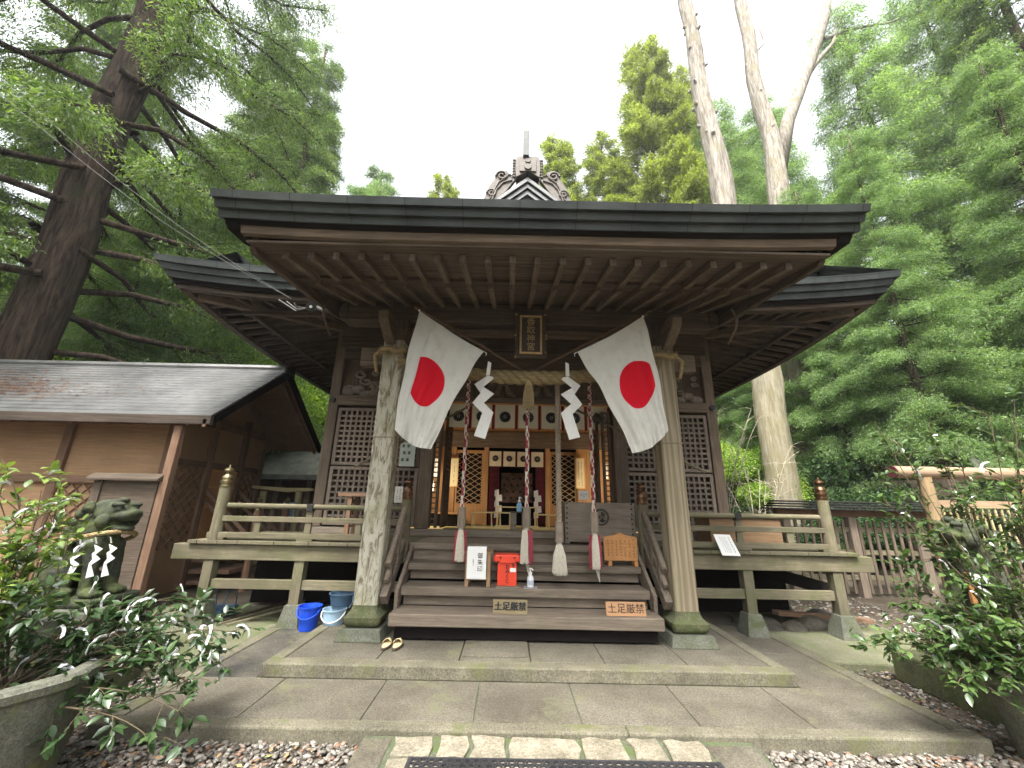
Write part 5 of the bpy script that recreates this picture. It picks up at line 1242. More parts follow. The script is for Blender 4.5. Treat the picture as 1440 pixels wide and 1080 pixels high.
tag(single('fallen_leaves', leaf_litter(), m_, 'scattered dry brown leaves on the gravel', 'leaves'), kind='stuff')
# rubber mat with round holes
def mat_mesh():
    q = MB(); x0, x1 = -.76, 1.07; pitch = .052; ro, ri = .0262, .0175
    y = 2.87; row = 0
    while y > 1.8:
        x = x0+(pitch/2 if row % 2 else 0)+.03
        while x < x1-.03:
            ring = [[(x+r_*math.cos(t), y+r_*math.sin(t), z) for t in [2*math.pi*i/8+.39 for i in range(8)]] for r_, z in ((ro,-.115),(ro,-.102),(ri,-.102),(ri,-.115))]
            q.loft(ring, cap=False); x += pitch
        y -= pitch*.87; row += 1
    for xa, xb in ((x0-.01,x0+.012),(x1-.012,x1+.01)): q.box(xa,xb,1.8,2.90,-.116,-.100)
    q.box(x0+.012,x1-.012,2.884,2.898,-.1155,-.100)
    return q
single('rubber_mat', mat_mesh(), plain('black_rubber', (.03,.03,.033), .6, .4, .2), 'black rubber honeycomb mat on the flagstones in front of the platform', 'mat')
# ---------------------------------------------------------------- guardian dogs
M['komainu'] = stone('dark_green_weathered_stone', (.032,.038,.027), (.075,.08,.058), (.055,.068,.026), .5, 6, fine=45, bs=.8)
def komainu(loc, rz, label, sc=1.0, openm=.0):
    T = thing('guardian_lion_statue', label, 'statue', loc)
    E_ = []
    def e(x,y,z,a,b,c): E_.append((x,y,z,a,b,c))
    def cap(p, q_, r0, r1, n_=7):
        for i in range(n_): t = i/(n_-1); p_ = Vector(p).lerp(Vector(q_), t); r = r0+(r1-r0)*t; e(*p_, r, r, r)
    for s in (-1,1):
        e(-.17,s*.10,.17,.165,.085,.155); e(-.05,s*.13,.10,.10,.06,.075); e(.01,s*.14,.035,.085,.06,.04)
        cap((.14,s*.085,.40),(.185,s*.095,.20),.075,.052); cap((.185,s*.095,.20),(.19,s*.10,.05),.052,.05); e(.235,s*.10,.035,.085,.062,.042)
        for k in range(3): e(.30,s*.10+(k-1)*.038,.03,.028,.02,.028)
        e(.265,s*.07,.725,.036,.034,.032); e(.255,s*.075,.765,.06,.045,.022); e(.06,s*.155,.735,.05,.028,.06)
        e(.33,s*.045,.67,.05,.045,.04); e(.20,s*.13,.62,.06,.05,.06)
        for k in range(6):
            a = -.6+.55*k; e(.03+.11*math.cos(a+2.0)*.9, s*.165, .60+.16*math.sin(a+2.6)*.9, .042,.032,.042)
        for k in range(4): e(-.02-.03*k, s*.13, .56-.06*k+.02, .045,.035,.045)
    e(-.16,0,.22,.17,.15,.17); e(-.06,0,.32,.17,.135,.16); e(.06,0,.42,.15,.15,.17); e(.11,0,.36,.12,.13,.14)
    e(.06,0,.56,.15,.16,.15); e(.14,0,.68,.145,.15,.12); e(.10,0,.755,.13,.12,.055); e(.29,0,.665,.10,.105,.055); e(.375,0,.695,.036,.055,.034)
    e(.27,0,.555-openm,.10,.085,.032); e(.18,0,.575,.09,.12,.05); e(.20,0,.80,.05,.05,.028)
    for k in range(5): e(-.05-.025*k,0,.70-.065*k,.05,.07,.045)
    for k in range(5): e(-.30-.03*math.sin(k*1.3),.0+.05*math.sin(k*2.4),.22+.075*k,.05,.07-.006*k,.055)
    q = MB(); ca, sa = math.cos(rz), math.sin(rz)
    for (x,y,z,a,b,c) in E_:
        m0 = len(q.v); q.ball((0,0,0), 1, 14, 9)
        for i in range(m0, len(q.v)):
            v = q.v[i]; X, Y, Z = (x+v[0]*a)*sc, (y+v[1]*b)*sc, (z+v[2]*c)*sc
            q.v[i] = (loc[0]+X*ca-Y*sa, loc[1]+X*sa+Y*ca, loc[2]+Z)
    o = q.build('body', M['komainu'], T)
    md = o.modifiers.new('r','REMESH'); md.mode = 'VOXEL'; md.voxel_size = .009; md.use_smooth_shade = True
    md = o.modifiers.new('s','SMOOTH'); md.iterations = 3; md.factor = .5
    tx = bpy.data.textures.new('st', 'CLOUDS'); tx.noise_scale = .05; md = o.modifiers.new('d','DISPLACE'); md.texture = tx; md.strength = .012; md.mid_level = .5
    # pedestal
    x, y, z = loc
    q = MB(); q.box(x-.36,x+.36,y-.24,y+.24,z-.06,z); q.build('plinth', M['komainu'], T, bevel=.02)
    q = MB(); q.box(x-.42,x+.42,y-.30,y+.30,z-.15,z-.065); q.box(x-.33,x+.33,y-.22,y+.22,.07,z-.15); q.build('pedestal', M['plinth'], T, bevel=.02)
    q = MB(); q.box(x-.60,x+.60,y-.42,y+.42,-.2,.065); q.build('base_slab', M['edgestone'] if 0 else M['soban'], T, bevel=.02)
    return T
TL = komainu((-4.0,3.95,.50), -.15, 'mossy dark stone guardian lion with straw rope round its neck, behind the left shrub', 1.0)
TR = komainu((4.12,4.0,.48), math.pi+.35, 'mossy dark stone guardian lion half hidden by the right shrub', 1.0, .02)
T = thing('neck_rope', 'frayed straw rope with white zigzag papers round the left guardian lion', 'rope', (-3.9,3.95,.95))
q = MB(); loop = [(-3.90+.22*math.cos(t)*1.0, 3.93+.21*math.sin(t), .96+.07*math.cos(t+.4)) for t in [2*math.pi*i/24 for i in range(25)]]
twist(q, loop, .018, 3, 22, None, 6, None, 200); q.build('rope', STRAW, T, smooth='all'); q = MB(); r_ = random.Random(3)
for i in range(120):
    p = Vector(loop[r_.randrange(24)]); d = Vector((r_.uniform(-.06,.06), r_.uniform(-.05,.03), r_.uniform(-.04,.05))); q.tube([p,p+d],[.0016,.0008],3,False)
q.build('loose_straw', STRAW, T)
for (x, y) in ((-3.88,3.70),(-3.75,3.74),(-3.68,3.80)):
    shide(x, y, .93, 1, '', .5, 'zigzag_paper', None, None) if 0 else None
    o = shide(x, y, .93, 1 if x < -3.8 else -1, '', .40, 'zigzag_paper', None, T)
T = thing('white_offering', 'small white papers tucked under the right guardian lion chin', 'paper', (3.45,3.75,.8)); 
q = MB(); q.add([(3.70,3.66,.86),(3.84,3.66,.84),(3.86,3.64,.70),(3.74,3.64,.68)],[(0,1,2,3)]); q.build('sheet', WHITE, T); MB().box(3.67,3.71,3.66,3.68,.62,.86).build('strip', M['newwood'], T)
# ---------------------------------------------------------------- stone tubs with shrubs
def tub(loc, r, h, label, seed):
    T = thing('stone_planter', label, 'planter', loc)
    prof = [(r*.72,0),(r*.80,h*.3),(r*.90,h*.62),(r*.93,h*.86),(r*.985,h*.90),(r*1.0,h*.97),(r*.97,h),(r*.86,h),(r*.84,h*.93),(r*.82,h*.8),(.001,h*.78)]
    q = MB(); q.lathe(prof, loc, 56)
    for i, v in enumerate(q.v):
        d = mnoise.noise(Vector(v)*4+Vector((seed,0,0)))*.014; dz = mnoise.noise(Vector(v)*5+Vector((seed,9,0)))*.016
        q.v[i] = (v[0]+d*(v[0]-loc[0])/r, v[1]+d*(v[1]-loc[1])/r, v[2]+dz*(v[2]-loc[2])/h)
    q.build('tub', stone('mossy_tub_stone', (.10,.105,.08), (.18,.18,.145), (.12,.13,.05), .32, 3.5, bs=.9), T, smooth=True)
    MB().lathe([(.001,h*.80),(r*.83,h*.805),(r*.83,h*.81),(.001,h*.84)], loc, 20).build('soil', M['soil'], T)
    return T
tub((-3.07,2.62,-.2), .50, .60, 'mossy round stone planter at the left edge holding a leafy shrub', 1)
tub((3.42,2.98,-.2), .42, .52, 'mossy round stone planter at the right edge holding a dense shrub', 5)
# ================================================================ plants
def quads(c, d, l, w_, rg):
    n = len(c); r = rg.standard_normal((n,3)); s = np.cross(d, r); s /= np.linalg.norm(s, axis=1)[:,None]+1e-9
    l = l[:,None]; w_ = w_[:,None]
    V = np.stack([c, c+d*l*.45+s*w_/2, c+d*l, c+d*l*.45-s*w_/2], 1).reshape(-1,3)
    return V
def norm(a): return a/(np.linalg.norm(a, axis=-1, keepdims=True)+1e-9)
def crown_mesh(name, V, mat, parent): return mesh_np(name, V, np.arange(len(V)).reshape(-1,4), mat, parent)
def conifer(loc, H, z0, prof, nb, a_up, droop, nleaf, ll, lw, mat, bark, r0, label, group, name='conifer_tree', seed=1, limb_r=.05, lean=(0,0), az=None, down=.45, sub=7, clump=.16, barelimb=.25, trunkH=None, tp=.88, gap=None):
    rg = np.random.default_rng(seed); T = thing(name, label, 'tree', loc, group); base = np.array(loc, float)
    tH = trunkH or H
    axis = lambda z: base+np.array([lean[0]*(z/H)**1.3, lean[1]*(z/H)**1.3, z])
    q = MB(); n_ = 14
    q.tube([tuple(axis(tH*i/n_)+np.array([.06*math.sin(i*1.3+seed),.06*math.cos(i*1.7),0])*min(i,3)/3) for i in range(n_+1)], [r0*(1.25 if i == 0 else 1)*(1-tp*(i/n_)*tH/H)+.02 for i in range(n_+1)], 12)
    tw = MB(); O, D, S = [], [], []
    for b in range(nb):
        f = (b+.5)/nb; z = z0+(H-z0)*min(1,max(0,f+rg.uniform(-.5,.5)*2.5/nb)); L = prof(f)*rg.uniform(.75,1.15); a = b*2.39996+rg.uniform(-.5,.5)
        if az is not None: a = az[0]+(az[1]-az[0])*rg.random()
        if gap and math.cos(a-gap[0]) > math.cos(gap[1]) and rg.random() < .45: continue
        h = np.array([math.cos(a), math.sin(a), 0]); side = np.array([-math.sin(a), math.cos(a), 0]); p0 = axis(z); up = a_up*(1.2 if f > .8 else 1)+rg.uniform(-.12,.12)
        def pos(t): return p0+h*L*t*(1-.12*t)+np.array([0,0,1])*L*(up*t-droop*t*t)+side*L*(.09*math.sin(3.3*t+b)+.02*math.sin(11*t+b*2))+np.array([0,0,1])*L*.025*math.sin(8*t+b*3)
        tw.tube([tuple(pos(t)) for t in (0,.2,.4,.6,.8,1)], [limb_r*(L/3.)**.7*(1-.85*t)+.006 for t in (0,.2,.4,.6,.8,1)], 5, False)
        ns = max(4, int(sub*L))
        for k in range(ns):
            t = barelimb+(1-barelimb)*(k+rg.random())/ns; p = pos(t); sg = 1 if k % 2 else -1
            l2 = (.20*L*(1.15-t)+.25)*rg.uniform(.6,1.3); d2 = norm(h*.7+side*sg*rg.uniform(.4,1.1)+np.array([0,0,rg.uniform(-.5,.15)-.3*droop]))
            tw.tube([tuple(p), tuple(p+d2*l2)], [.010,.004], 3, False)
            m = max(3, int(l2/.16))
            for j in range(m):
                u = (j+.4)/m; pp = p+d2*l2*u; O.append(pp); D.append(norm(d2*.6+np.array([rg.uniform(-.6,.6), rg.uniform(-.6,.6), -down+rg.uniform(-.3,.3)]))); S.append(rg.uniform(.18,.42)*(.7+.25*L/3))
    O, D, S = np.array(O), np.array(D), np.array(S)
    idx = rg.integers(0, len(O), nleaf); t = rg.random(nleaf)
    c = O[idx]+D[idx]*(S[idx]*t)[:,None]+rg.standard_normal((nleaf,3))*clump*(.35+.65*(1-t))[:,None]*.5
    d = norm(D[idx]+rg.standard_normal((nleaf,3))*.55+np.array([0,0,-.15]))
    V = quads(c, d, ll*rg.uniform(.6,1.3,nleaf), lw*rg.uniform(.6,1.3,nleaf), rg)
    tr = q.build('trunk', bark, T, smooth='all'); tw.build('limbs', bark, tr, smooth='all')
    crown_mesh('crown', V, mat, T); return T
def bark_mat(name, c1, c2, moss=None, ma=0):
    m, t, b = newmat(name, .95, .1); v = coords(t, (1,1,.12)); n = tex(t, v, 12, 6, .7, .6); n2 = tex(t, coords(t), 2, 4, .6)
    c = ramp(t, n, [(.38,c1),(.62,c2)])
    if moss: c = mix(t, ramp(t, n2, [(.6-ma*.4,(0,0,0)),(.8-ma*.3,(1,1,1))]), c, moss)
    t.links.new(c, b.inputs['Base Color']); bump(t, b, n, 1.0, .03); return m
BK = bark_mat('dark_cedar_bark', (.05,.036,.028), (.125,.092,.07), (.08,.09,.04), .25)
BKD = bark_mat('near_black_furrowed_bark', (.022,.016,.013), (.085,.062,.047), (.04,.045,.02), .15)
BKG = bark_mat('grey_brown_bark', (.10,.085,.065), (.21,.18,.14), (.15,.17,.06), .4)
DEAD = bark_mat('bleached_dead_wood', (.15,.13,.105), (.36,.33,.285), (.22,.20,.13), .25)
def _dead_foot(m):
    t = m.node_tree; b = t.nodes['Principled BSDF']; old = b.inputs['Base Color'].links[0].from_socket
    sp = N(t, 'ShaderNodeSeparateXYZ'); t.links.new(coords(t), sp.inputs[0]); n = tex(t, coords(t), .8, 4, .6)
    f = ramp(t, mth(t, 'ADD', mth(t, 'DIVIDE', sp.outputs[2], 14), mth(t, 'MULTIPLY', n, .5)), [(.62,(1,1,1)),(.95,(0,0,0))])
    t.links.new(mix(t, mth(t, 'MULTIPLY', mth(t, 'MULTIPLY', f, n), 1.0), old, (.19,.17,.08)), b.inputs['Base Color'])
_dead_foot(DEAD)
L_CED = leafmat('dark_cedar_needles', (.045,.085,.027), (.09,.15,.045), (.19,.26,.07), .46)
L_CYP = leafmat('fresh_cypress_green', (.07,.125,.05), (.15,.24,.095), (.27,.37,.16), .5)
L_YEL = leafmat('yellow_green_cypress', (.10,.125,.028), (.18,.22,.048), (.29,.33,.085), .45)
L_BRD = leafmat('light_broadleaf_green', (.09,.155,.03), (.20,.31,.055), (.36,.46,.09), .5)
L_DRK = leafmat('deep_green_broadleaf', (.014,.035,.012), (.03,.065,.02), (.06,.11,.035), .25)  # very dark green leaves
# ---- tall cedars on the left
pc = lambda R_: (lambda f: R_*(.6+.4*math.sin(math.pi*min(1,.25+f*.8)))*(1-.6*f))
conifer((-11.1,8.4,-.2), 26, 4.6, lambda f: 7.4*(1-.5*f), 100, .02, .30, 270000, .13, .028, L_CED, BKD, .50, 'huge old cedar with thick bare lower limbs rising beyond the left hall', None, 'cedar_tree', 3, .05, az=None, down=.55, sub=9, barelimb=.30, clump=.26, tp=.30, gap=(R(-38),R(48)))
A1 = conifer((-15,18.5,-.2), 31, 2.5, pc(4.8), 130, .12, .34, 260000, .18, .042, L_CED, BK, .34, 'dark cedar in the woods at the left behind the side hall', 'dark cedars of the surrounding woods', 'cedar_tree', 11, clump=.42, limb_r=.035)
B1 = conifer((17.8,15.5,-.2), 28, 1.4, pc(5.2), 170, .10, .30, 330000, .16, .036, L_CYP, BK, .26, 'fresh green cypress with drooping sprays in the woods at the right', 'green cypresses of the surrounding woods', 'cypress_tree', 21, down=.35, clump=.5, limb_r=.035)
C1 = conifer((8.9,21,-.2), 33.5, 8, lambda f: 5.2*(1-.85*f)+.3, 130, .40, .10, 240000, .20, .065, L_YEL, BK, .3, 'tallest yellow green cypress with tufted top beside the pale dead trunk', None, 'cypress_tree', 31, down=-.3, clump=.34, sub=8)
def bush(loc, R_, Hh, n, ll, lw, mat, label, group, seed, name='broadleaf_tree', trunk=True, lumps=26):
    rg = np.random.default_rng(seed); T = thing(name, label, 'tree' if trunk else 'shrub', loc, group); base = np.array(loc, float)
    C_ = []; Rr = []
    for i in range(lumps):
        u = norm(rg.standard_normal(3)); u[2] = abs(u[2])*1.0-.15; k = rg.uniform(.35,1)
        C_.append(base+np.array([u[0]*R_*k, u[1]*R_*k, Hh*.42+u[2]*Hh*.5*k])); Rr.append(R_*rg.uniform(.22,.42))
    C_ = np.array(C_); Rr = np.array(Rr); idx = rg.integers(0, lumps, n); u = norm(rg.standard_normal((n,3))); rr = Rr[idx]*rg.uniform(.35,1.12,n)**.6
    c = C_[idx]+u*rr[:,None]*np.array([1,1,.72]); d = norm(u*.7+rg.standard_normal((n,3))*.8+np.array([0,0,-.3]))
    q = MB()
    for i in range(lumps):
        tgt = C_[i]; b0 = base+np.array([rg.uniform(-.1,.1)*R_*.3,rg.uniform(-.1,.1)*R_*.3,0])
        mid = base*.5+tgt*.5+rg.standard_normal(3)*.12*R_; mid[2] = base[2]+(tgt[2]-base[2])*.45
        q.tube([tuple(b0), tuple(mid), tuple(tgt)], [.022*R_+.01,.014*R_+.006,.006], 5, False)
    if trunk: q.tube([tuple(base), tuple(base+np.array([.1,.05,Hh*.3])), tuple(base+np.array([.05,0,Hh*.62]))], [.07*R_,.055*R_,.02*R_], 9)
    q.build('branches', BKG, T, smooth='all')
    crown_mesh('crown', quads(c, d, ll*rg.uniform(.6,1.3,n), lw*rg.uniform(.7,1.3,n), rg), mat, T); return T
D1 = bush((-9.5,14.5,-.2), 3.3, 8.5, 60000, .15, .07, L_BRD, 'light green broadleaf tree in the understorey behind the left hall', 'light broadleaf trees of the understorey', 41)
E1 = bush((9.9,11.2,-.2), 1.5, 2.6, 26000, .10, .045, L_DRK, 'dark evergreen bush under the trees behind the roofed fence', 'dark evergreen bushes behind the fence', 51, 'evergreen_bush', False)
def place(src, x, y, sc, rz, label=None, sz=None):
    c = copy_tree(src); c.location = (x,y,-.25); c.scale = (sc,sc,sz or sc); c.rotation_euler = (0,0,rz)
    if label: c['label'] = label
    return c
rg = random.Random(77)
def row(src, spots, label=None, group=None, jit=.06):
    for x, y, sc in spots:
        c = place(src, x, y, sc*rg.uniform(1-jit,1+jit), rg.uniform(0,6.28), label)
        if group: c['group'] = group
row(A1, ((-11.8,17.5,.86),(-19,14,1.0),(-25,20,1.0),(-17,27,1.1),(-22,7,1.05),(-12.5,30,1.0),(-28,12,1.1)))
row(A1, ((20.5,11.5,1.0),(27,12,1.1),(19,27,1.1),(21.5,6.0,.95)), 'dark cedar in the woods at the right behind the fence', 'dark cedars at the right')
row(B1, ((12.6,20,.95),(15.2,9.6,.60),(17.5,22,1.1),(22,15,1.1),(9.8,15.5,.46),(12.0,11.4,.50),(11.3,13.4,.49),(24,9,1.0)))
row(B1, ((-8.4,17.5,.66),(-9.4,23,.80),(-14.5,14.5,.62),(-19,22,.9),(-13,12.2,.40)), 'fresh green cypress with drooping sprays rising over the left hall roof', 'green cypresses at the left')
place(C1, 2.7, 22, .80, 1.0, 'smaller yellow green cypress right behind the roof ornament', .765)
place(C1, 5.9, 22.5, .80, 2.6, 'yellow green cypress between the roof ornament and the tallest cypress', .78)
place(C1, -5.3, 24, .72, 2.0, 'small yellow green treetop just showing over the roof edge left of the ornament', .715)
place(C1, 12.5, 24, 1.0, 3.0, 'dark topped yellow green cypress between the two pale dead trunks', 1.02)
row(D1, ((-13,12.5,.8),(-6.2,20,.85),(-11,19,1.25),(-15.5,10.8,.7),(-6.4,22,1.1),(-18,12,1.0),(-8.2,20.5,.9)))
row(D1, ((8.6,14.5,.6),(13,20,.95),(17,11,.7),(6.5,17,.75)), 'light green broadleaf tree in the understorey behind the roofed fence', 'light broadleaf trees at the right')
row(E1, ((11.6,13.2,1.6),(7.0,12.4,.62),(11.8,10.6,1.1),(6.2,14.5,1.1),(14.5,12.5,1.5),(8.0,10.2,.7),(5.6,11.4,.75),(17,9.5,1.5)))
row(E1, ((-6.6,18.6,1.0),(-5.2,19.5,1.1),(-9.0,18.5,1.0),(-4.6,22,1.4)), 'dark evergreen bush behind the gap between left hall and shrine', 'dark bushes at the left')
# trees that stand behind the photographer and shade the forecourt
row(A1, ((-9,-3,.8),(10,-4,.8),(-6.5,-11,.9),(7,-13,.9),(-14,3,.75),(14.5,2.5,.8)), 'tall dark cedar at the edge of the forecourt behind the viewer', 'cedars round the forecourt')
# far wood closing the horizon
def farwood():
    rg = np.random.default_rng(9); n = 160000
    a = rg.uniform(-1.25,1.25,n); r = rg.uniform(38,60,n); x = np.sin(a)*r; y = np.cos(a)*r
    hgt = 13+3*np.sin(a*9)+2*np.sin(a*23+1)-7*np.exp(-((a-.02)/.35)**2); z = -1+rg.random(n)**1.2*hgt
    cl = norm(rg.standard_normal((n,3)))*1.2*rg.random((n,1)); c = np.stack([x,y,z],1)+cl; d = norm(rg.standard_normal((n,3))+np.array([0,0,-.4]))
    return crown_mesh('far_wood', quads(c, d, rg.uniform(.35,.8,n), rg.uniform(.12,.28,n), rg), L_CED, None)
tag(farwood(), 'dense far wood closing the view behind the trees', 'wood', None, 'stuff')
# ---- pale dead trunks
def dead(pts, rad, label, knobs, seed, forks=()):
    r_ = random.Random(seed); T = thing('dead_tree', label, 'tree', pts[0])
    P_ = [Vector(p) for p in pts]; full = []; fr = []
    for i in range(len(P_)-1):
        for k in range(6): t = k/6; full.append(P_[i].lerp(P_[i+1], t)+Vector((.05*math.sin(i*6+k),.05*math.cos(i*4+k),0))); fr.append(rad[i]+(rad[i+1]-rad[i])*t)
    full.append(P_[-1]); fr.append(rad[-1])
    q = MB(); q.tube(full, fr, 22)
    for i, v in enumerate(q.v):
        k = min(i//22, len(full)-1); c_ = full[k]; d = Vector(v)-c_; d.z = 0
        f = .26*mnoise.noise((math.atan2(d.y,d.x)*2.2, v[2]*.25, seed))+.12*mnoise.noise((math.atan2(d.y,d.x)*7, v[2]*1.2, seed)); q.v[i] = (v[0]+d.x*f, v[1]+d.y*f, v[2])
    q.build('trunk', DEAD, T, smooth='all'); q = MB()
    for i in range(knobs):
        k = r_.randrange(len(full)//3, len(full)-1); a = r_.uniform(0,6.28); d = Vector((math.cos(a),math.sin(a),r_.uniform(.2,.7))).normalized(); c_ = full[k]+Vector((0,0,r_.uniform(-.5,.5)))
        L_ = fr[k]*r_.uniform(1.15,1.6); MB().tube([c_+d*fr[k]*.6, c_+d*L_], [fr[k]*r_.uniform(.22,.40), fr[k]*r_.uniform(.12,.24)], 8).build('branch_stub', DEAD, T, smooth='all')
    for pts2, rd in forks:
        MB().tube([Vector(p) for p in pts2], rd, 12).build('fork', DEAD, T, smooth='all')
    return T
d_ = 13.0
def A_(px, py, y=d_): return tuple(at(px,py,y))
b0 = A_(1098,705); 
dead([ (b0[0],d_,-.4), (A_(1080,540)[0],d_,A_(1080,540)[2]), A_(1020,290), A_(985,120), A_(962,-10), A_(950,-90)], [.50,.44,.40,.34,.29,.2], 'tall pale dead trunk studded with branch stubs, left of the forked dead tree', 46, 4)
d2 = 15.0
f0 = A_(1092,235,d2); 
dead([(A_(1135,700,d2)[0],d2,-.4), A_(1118,530,d2), f0, A_(1062,110,d2), A_(1040,-5,d2), A_(1030,-80,d2)], [.55,.46,.40,.33,.28,.2], 'pale dead trunk that forks into two bare stems against the sky', 12, 9,
     [([A_(1095,240,d2), A_(1108,170,d2), A_(1138,90,d2), A_(1160,25,d2), A_(1172,-60,d2)], [.34,.30,.27,.24,.18]), ([A_(1120,130,d2), A_(1150,85,d2), A_(1172,60,d2), A_(1178,25,d2)], [.14,.12,.09,.05]),
      ([A_(1160,55,d2), A_(1200,40,d2), A_(1250,32,d2), A_(1300,12,d2)], [.10,.07,.05,.03]), ([A_(1062,120,d2), A_(1050,90,d2), A_(1075,60,d2), A_(1060,20,d2)], [.05,.05,.04,.03])])
# bare twiggy shrubs behind the right veranda
def twigs(loc, n, H, sp, mat, seed, label, group):
    r_ = random.Random(seed); T = thing('bare_shrub', label, 'shrub', loc, group); q = MB()
    for i in range(n):
        a = r_.uniform(0,6.28); b_ = Vector(loc)+Vector((math.cos(a),math.sin(a),0))*r_.uniform(0,.15); h = H*r_.uniform(.6,1); l = sp*r_.uniform(.3,1)
        pts = [b_+Vector((math.cos(a)*l*t**1.6, math.sin(a)*l*t**1.6, h*t))+Vector((.05*math.sin(t*9+i),.05*math.cos(t*7+i),0)) for t in [k/7 for k in range(8)]]
        q.tube(pts, [.014*(1-.8*k/7)+.002 for k in range(8)], 5, False)
        for k in range(2,8):
            for j in range(3):
                d = Vector((r_.uniform(-1,1),r_.uniform(-1,1),r_.uniform(-.2,.8))).normalized()*r_.uniform(.2,.55)
                q.tube([pts[k],pts[k]+d*.5+Vector((0,0,.03)),pts[k]+d], [.005,.004,.002], 3, False)
    q.build('stems', mat, T); return T
TWG = plain('pale_twig', (.36,.32,.24), .8, .2, .2)
twigs((4.6,9.6,-.2), 12, 4.2, 1.5, TWG, 1, 'pale bare shrub just right of the hall corner post', 'bare shrubs')
twigs((5.9,10.2,-.2), 9, 3.4, 1.2, TWG, 2, 'bare shrub in front of the foot of the dead trunk', 'bare shrubs')
# ---------------------------------------------------------------- near shrubs with real leaves
def nearleaf(mb, p, d, n_, l, w_):
    d = d.normalized(); s = d.cross(n_)
    if s.length < 1e-3: s = d.orthogonal()
    s.normalize(); n_ = s.cross(d).normalized(); p0 = p
    cup = .12
    vs = [p0, p0+d*l*.28+s*w_*.42+n_*w_*cup, p0+d*l*.6+s*w_*.46+n_*w_*cup, p0+d*l-n_*l*.10, p0+d*l*.6-s*w_*.46+n_*w_*cup, p0+d*l*.28-s*w_*.42+n_*w_*cup, p0+d*l*.3, p0+d*l*.62-n_*l*.015]
    mb.add(vs, [(0,1,6),(1,2,7,6),(2,3,7),(3,4,7),(4,5,6,7),(5,0,6)])
def shrub(name, base, targets, label, mats, seed, nleaf, twign, l0, knots):
    r_ = random.Random(seed); T = thing(name, label, 'shrub', base); st = MB(); lf = [MB(), MB()]; tips = []
    for (tx, ty, tz, k) in targets:
        b_ = Vector(base)+Vector((r_.uniform(-.13,.13), r_.uniform(-.10,.10), 0)); e = Vector((tx,ty,tz)); L = (e-b_).length
        mid = b_.lerp(e,.45)+Vector((r_.uniform(-.05,.05),r_.uniform(-.08,.08), L*(.22 if tz < .75 else .05)))
        P_ = [bez(b_, mid, e, t)+Vector((.012*math.sin(9*t+k),.012*math.cos(8*t),0)) for t in [i/12 for i in range(13)]]
        st.tube(P_, [.0062*(1-.8*i/12)+.0014 for i in range(13)], 6, False)
        for j in range(twign):
            i = r_.randrange(4,13); p = P_[i]; fw = (P_[min(i,12)]-P_[i-1]).normalized()
            d = (fw*.8+Vector((r_.uniform(-1,1),r_.uniform(-.8,.8),r_.uniform(-.7,.9)))).normalized(); tl = r_.uniform(.08,.26)
            q_ = [p, p+d*tl*.5+Vector((0,0,.012)), p+d*tl+Vector((0,0,-.012))]; st.tube(q_, [.003,.0022,.0012], 4, False); tips.append((q_[2] if r_.random() < .5 else q_[1]))
            for m in range(nleaf):
                t = r_.uniform(.15,1.05); pp = q_[0].lerp(q_[2], t); ld = (d*.6+Vector((r_.uniform(-1,1),r_.uniform(-1,1),r_.uniform(-.8,.5)))).normalized()
                up = Vector((r_.uniform(-.5,.5),r_.uniform(-.7,.3),1)); sc = r_.uniform(.6,1.2); nearleaf(lf[k], pp, ld, up, l0*sc, l0*sc*.48)
    st.build('stems', plain('brown_green_stem', (.10,.078,.045), .7, .3, .2), T, smooth='all')
    for m_, mb_ in zip(mats, lf):
        if mb_.v: mb_.build('foliage', m_, T, smooth='all')
    return T, tips
def glossy(name, c1, c2, c3, rough=.3): return leafmat(name, c1, c2, c3, .22, rough, .5, 1.5)
G_DARK = glossy('glossy_dark_leaf', (.02,.045,.018), (.042,.082,.03), (.08,.135,.05)); G_LIT = glossy('fresh_yellow_green_leaf', (.06,.11,.02), (.14,.22,.04), (.26,.34,.08), .4)
G_MID = glossy('glossy_mid_green_leaf', (.03,.065,.02), (.065,.115,.033), (.12,.19,.055))
tg = []
def Tp(px, py, y, k): v = at(px,py,y); tg.append((v.x,v.y,v.z,k))
for a in ((18,672,2.6,1),(60,690,2.8,1),(88,672,3.0,1),(30,740,2.5,1),(100,740,2.9,1),(8,790,2.5,1),(60,790,2.7,1),(0,700,2.5,1),(45,640,2.8,1) if 0 else (70,720,2.6,1),
          (120,870,2.7,0),(190,860,3.0,0),(240,840,3.1,0),(275,852,3.2,0),(300,870,3.1,0),(325,888,3.1,0),(290,930,3.0,0),(262,955,2.9,0),(300,905,3.2,0),(230,900,2.9,0),(250,1000,2.75,0),(205,1035,2.65,0),(180,930,2.8,0),(160,890,2.8,0),(215,880,3.0,0),(60,850,2.6,0),(20,860,2.4,0),(215,845,3.1,0)): Tp(*a)
TS, tipsL = shrub('potted_shrub', (-3.07,2.62,.21), tg, 'leafy shrub in the left stone planter, hung with white paper knots', [G_DARK,G_LIT], 5, 8, 12, .072, 0)
tg = []
for a in ((1228,592,3.4,0),(1262,625,3.3,0),(1305,600,3.2,0),(1345,640,3.2,0),(1390,585,3.1,0),(1425,570,3.0,0),(1438,640,3.0,0),(1250,688,3.5,0),(1240,700,3.4,0),(1222,908,3.2,0),(1250,900,3.1,0),(1290,880,3.1,0),(1330,900,3.1,0),(1345,850,3.1,0),(1380,830,3.0,0),(1420,800,2.9,0),(1437,730,2.9,0),(1320,920,3.1,0),(1360,950,2.95,0),(1425,880,2.8,0),(1385,890,2.9,0),(1300,850,3.2,0),(1270,830,3.3,0),(1260,795,3.4,0),(1430,690,2.9,0),(1300,905,3.1,0),(1410,950,2.8,0),(1435,930,2.8,0),(1325,650,3.2,0),(1430,600,3.1,0)): Tp(*a)
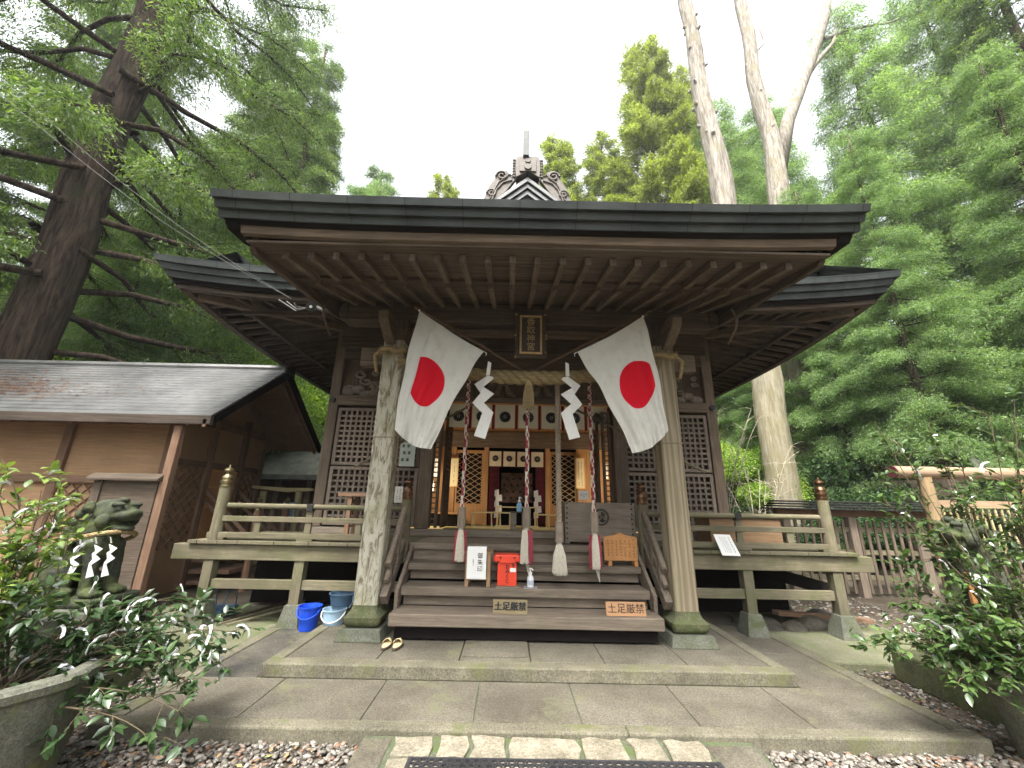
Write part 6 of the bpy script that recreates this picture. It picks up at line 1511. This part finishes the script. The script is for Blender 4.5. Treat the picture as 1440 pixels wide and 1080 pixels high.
TS2, tipsR = shrub('potted_shrub', (3.42,2.98,.21), tg, 'dense dark leaved shrub in the right stone planter before the guardian lion', [G_MID,G_LIT], 8, 9, 15, .066, 0)
# tied paper fortunes
def slip_mesh():
    q = MB(); q.ball((0,0,0), .007, 7, 5, (1.6,1,1))
    for s, l in ((-1,.055),(1,.045)):
        q.add([(s*.003,-.003,.007),(s*.003,.003,-.006),(s*l*.5,.006,-.002-l*.12),(s*l*.5,-.002,.012-l*.12),(s*l,.0,-.006-l*.5),(s*l,-.008,.010-l*.46)], [(0,1,2,3),(3,2,4,5)])
    return q
sp0 = slip_mesh().build('tied_paper_fortune', plain('crumpled_white_paper', (.74,.74,.76), .8, .2, .08, 0, 60)); md = sp0.modifiers.new('s','SOLIDIFY'); md.thickness = .0015
r_ = random.Random(12); first = True
def proj_px(v):
    d = Vector(v)-CAM; z = d.dot(_F); return 720+FPX*d.dot(_R)/z, 540-FPX*d.dot(_U)/z
for tips, n_, lb, gp in ((tipsL, 92, 'white paper fortune tied to a twig of the left potted shrub', 'paper fortunes on the left shrub'), (tipsR, 24, 'white paper fortune tied to a twig of the right potted shrub', 'paper fortunes on the right shrub')):
    c_ = [p for p in tips if (0 < proj_px(p)[0] < 1440) and proj_px(p)[1] < (950)]; r_.shuffle(c_)
    for p in c_[:n_]:
        o = sp0 if first else sp0.copy()
        if not first: COL.objects.link(o)
        first = False; o.location = p; o.rotation_euler = (r_.uniform(-.8,.8), r_.uniform(-1.3,1.3), r_.uniform(0,6.28)); s = r_.uniform(.75,1.25); o.scale = (s,s*.8,s)
        tag(o, lb, 'paper fortune', gp)

# ================================================================ haze
hz = MB(); hz.box(-170,170,-62,205,-3,45)
m = bpy.data.materials.new('thin_haze'); m.use_nodes = True; t = m.node_tree; t.nodes.remove(t.nodes['Principled BSDF'])
pv = t.nodes.new('ShaderNodeVolumePrincipled'); pv.inputs['Density'].default_value = .0009; pv.inputs['Color'].default_value = (.92,.95,1,1); pv.inputs['Anisotropy'].default_value = .3
t.links.new(pv.outputs[0], t.nodes['Material Output'].inputs['Volume'])
tag(hz.build('haze', m), 'thin pale haze in the air', 'haze', None, 'stuff')
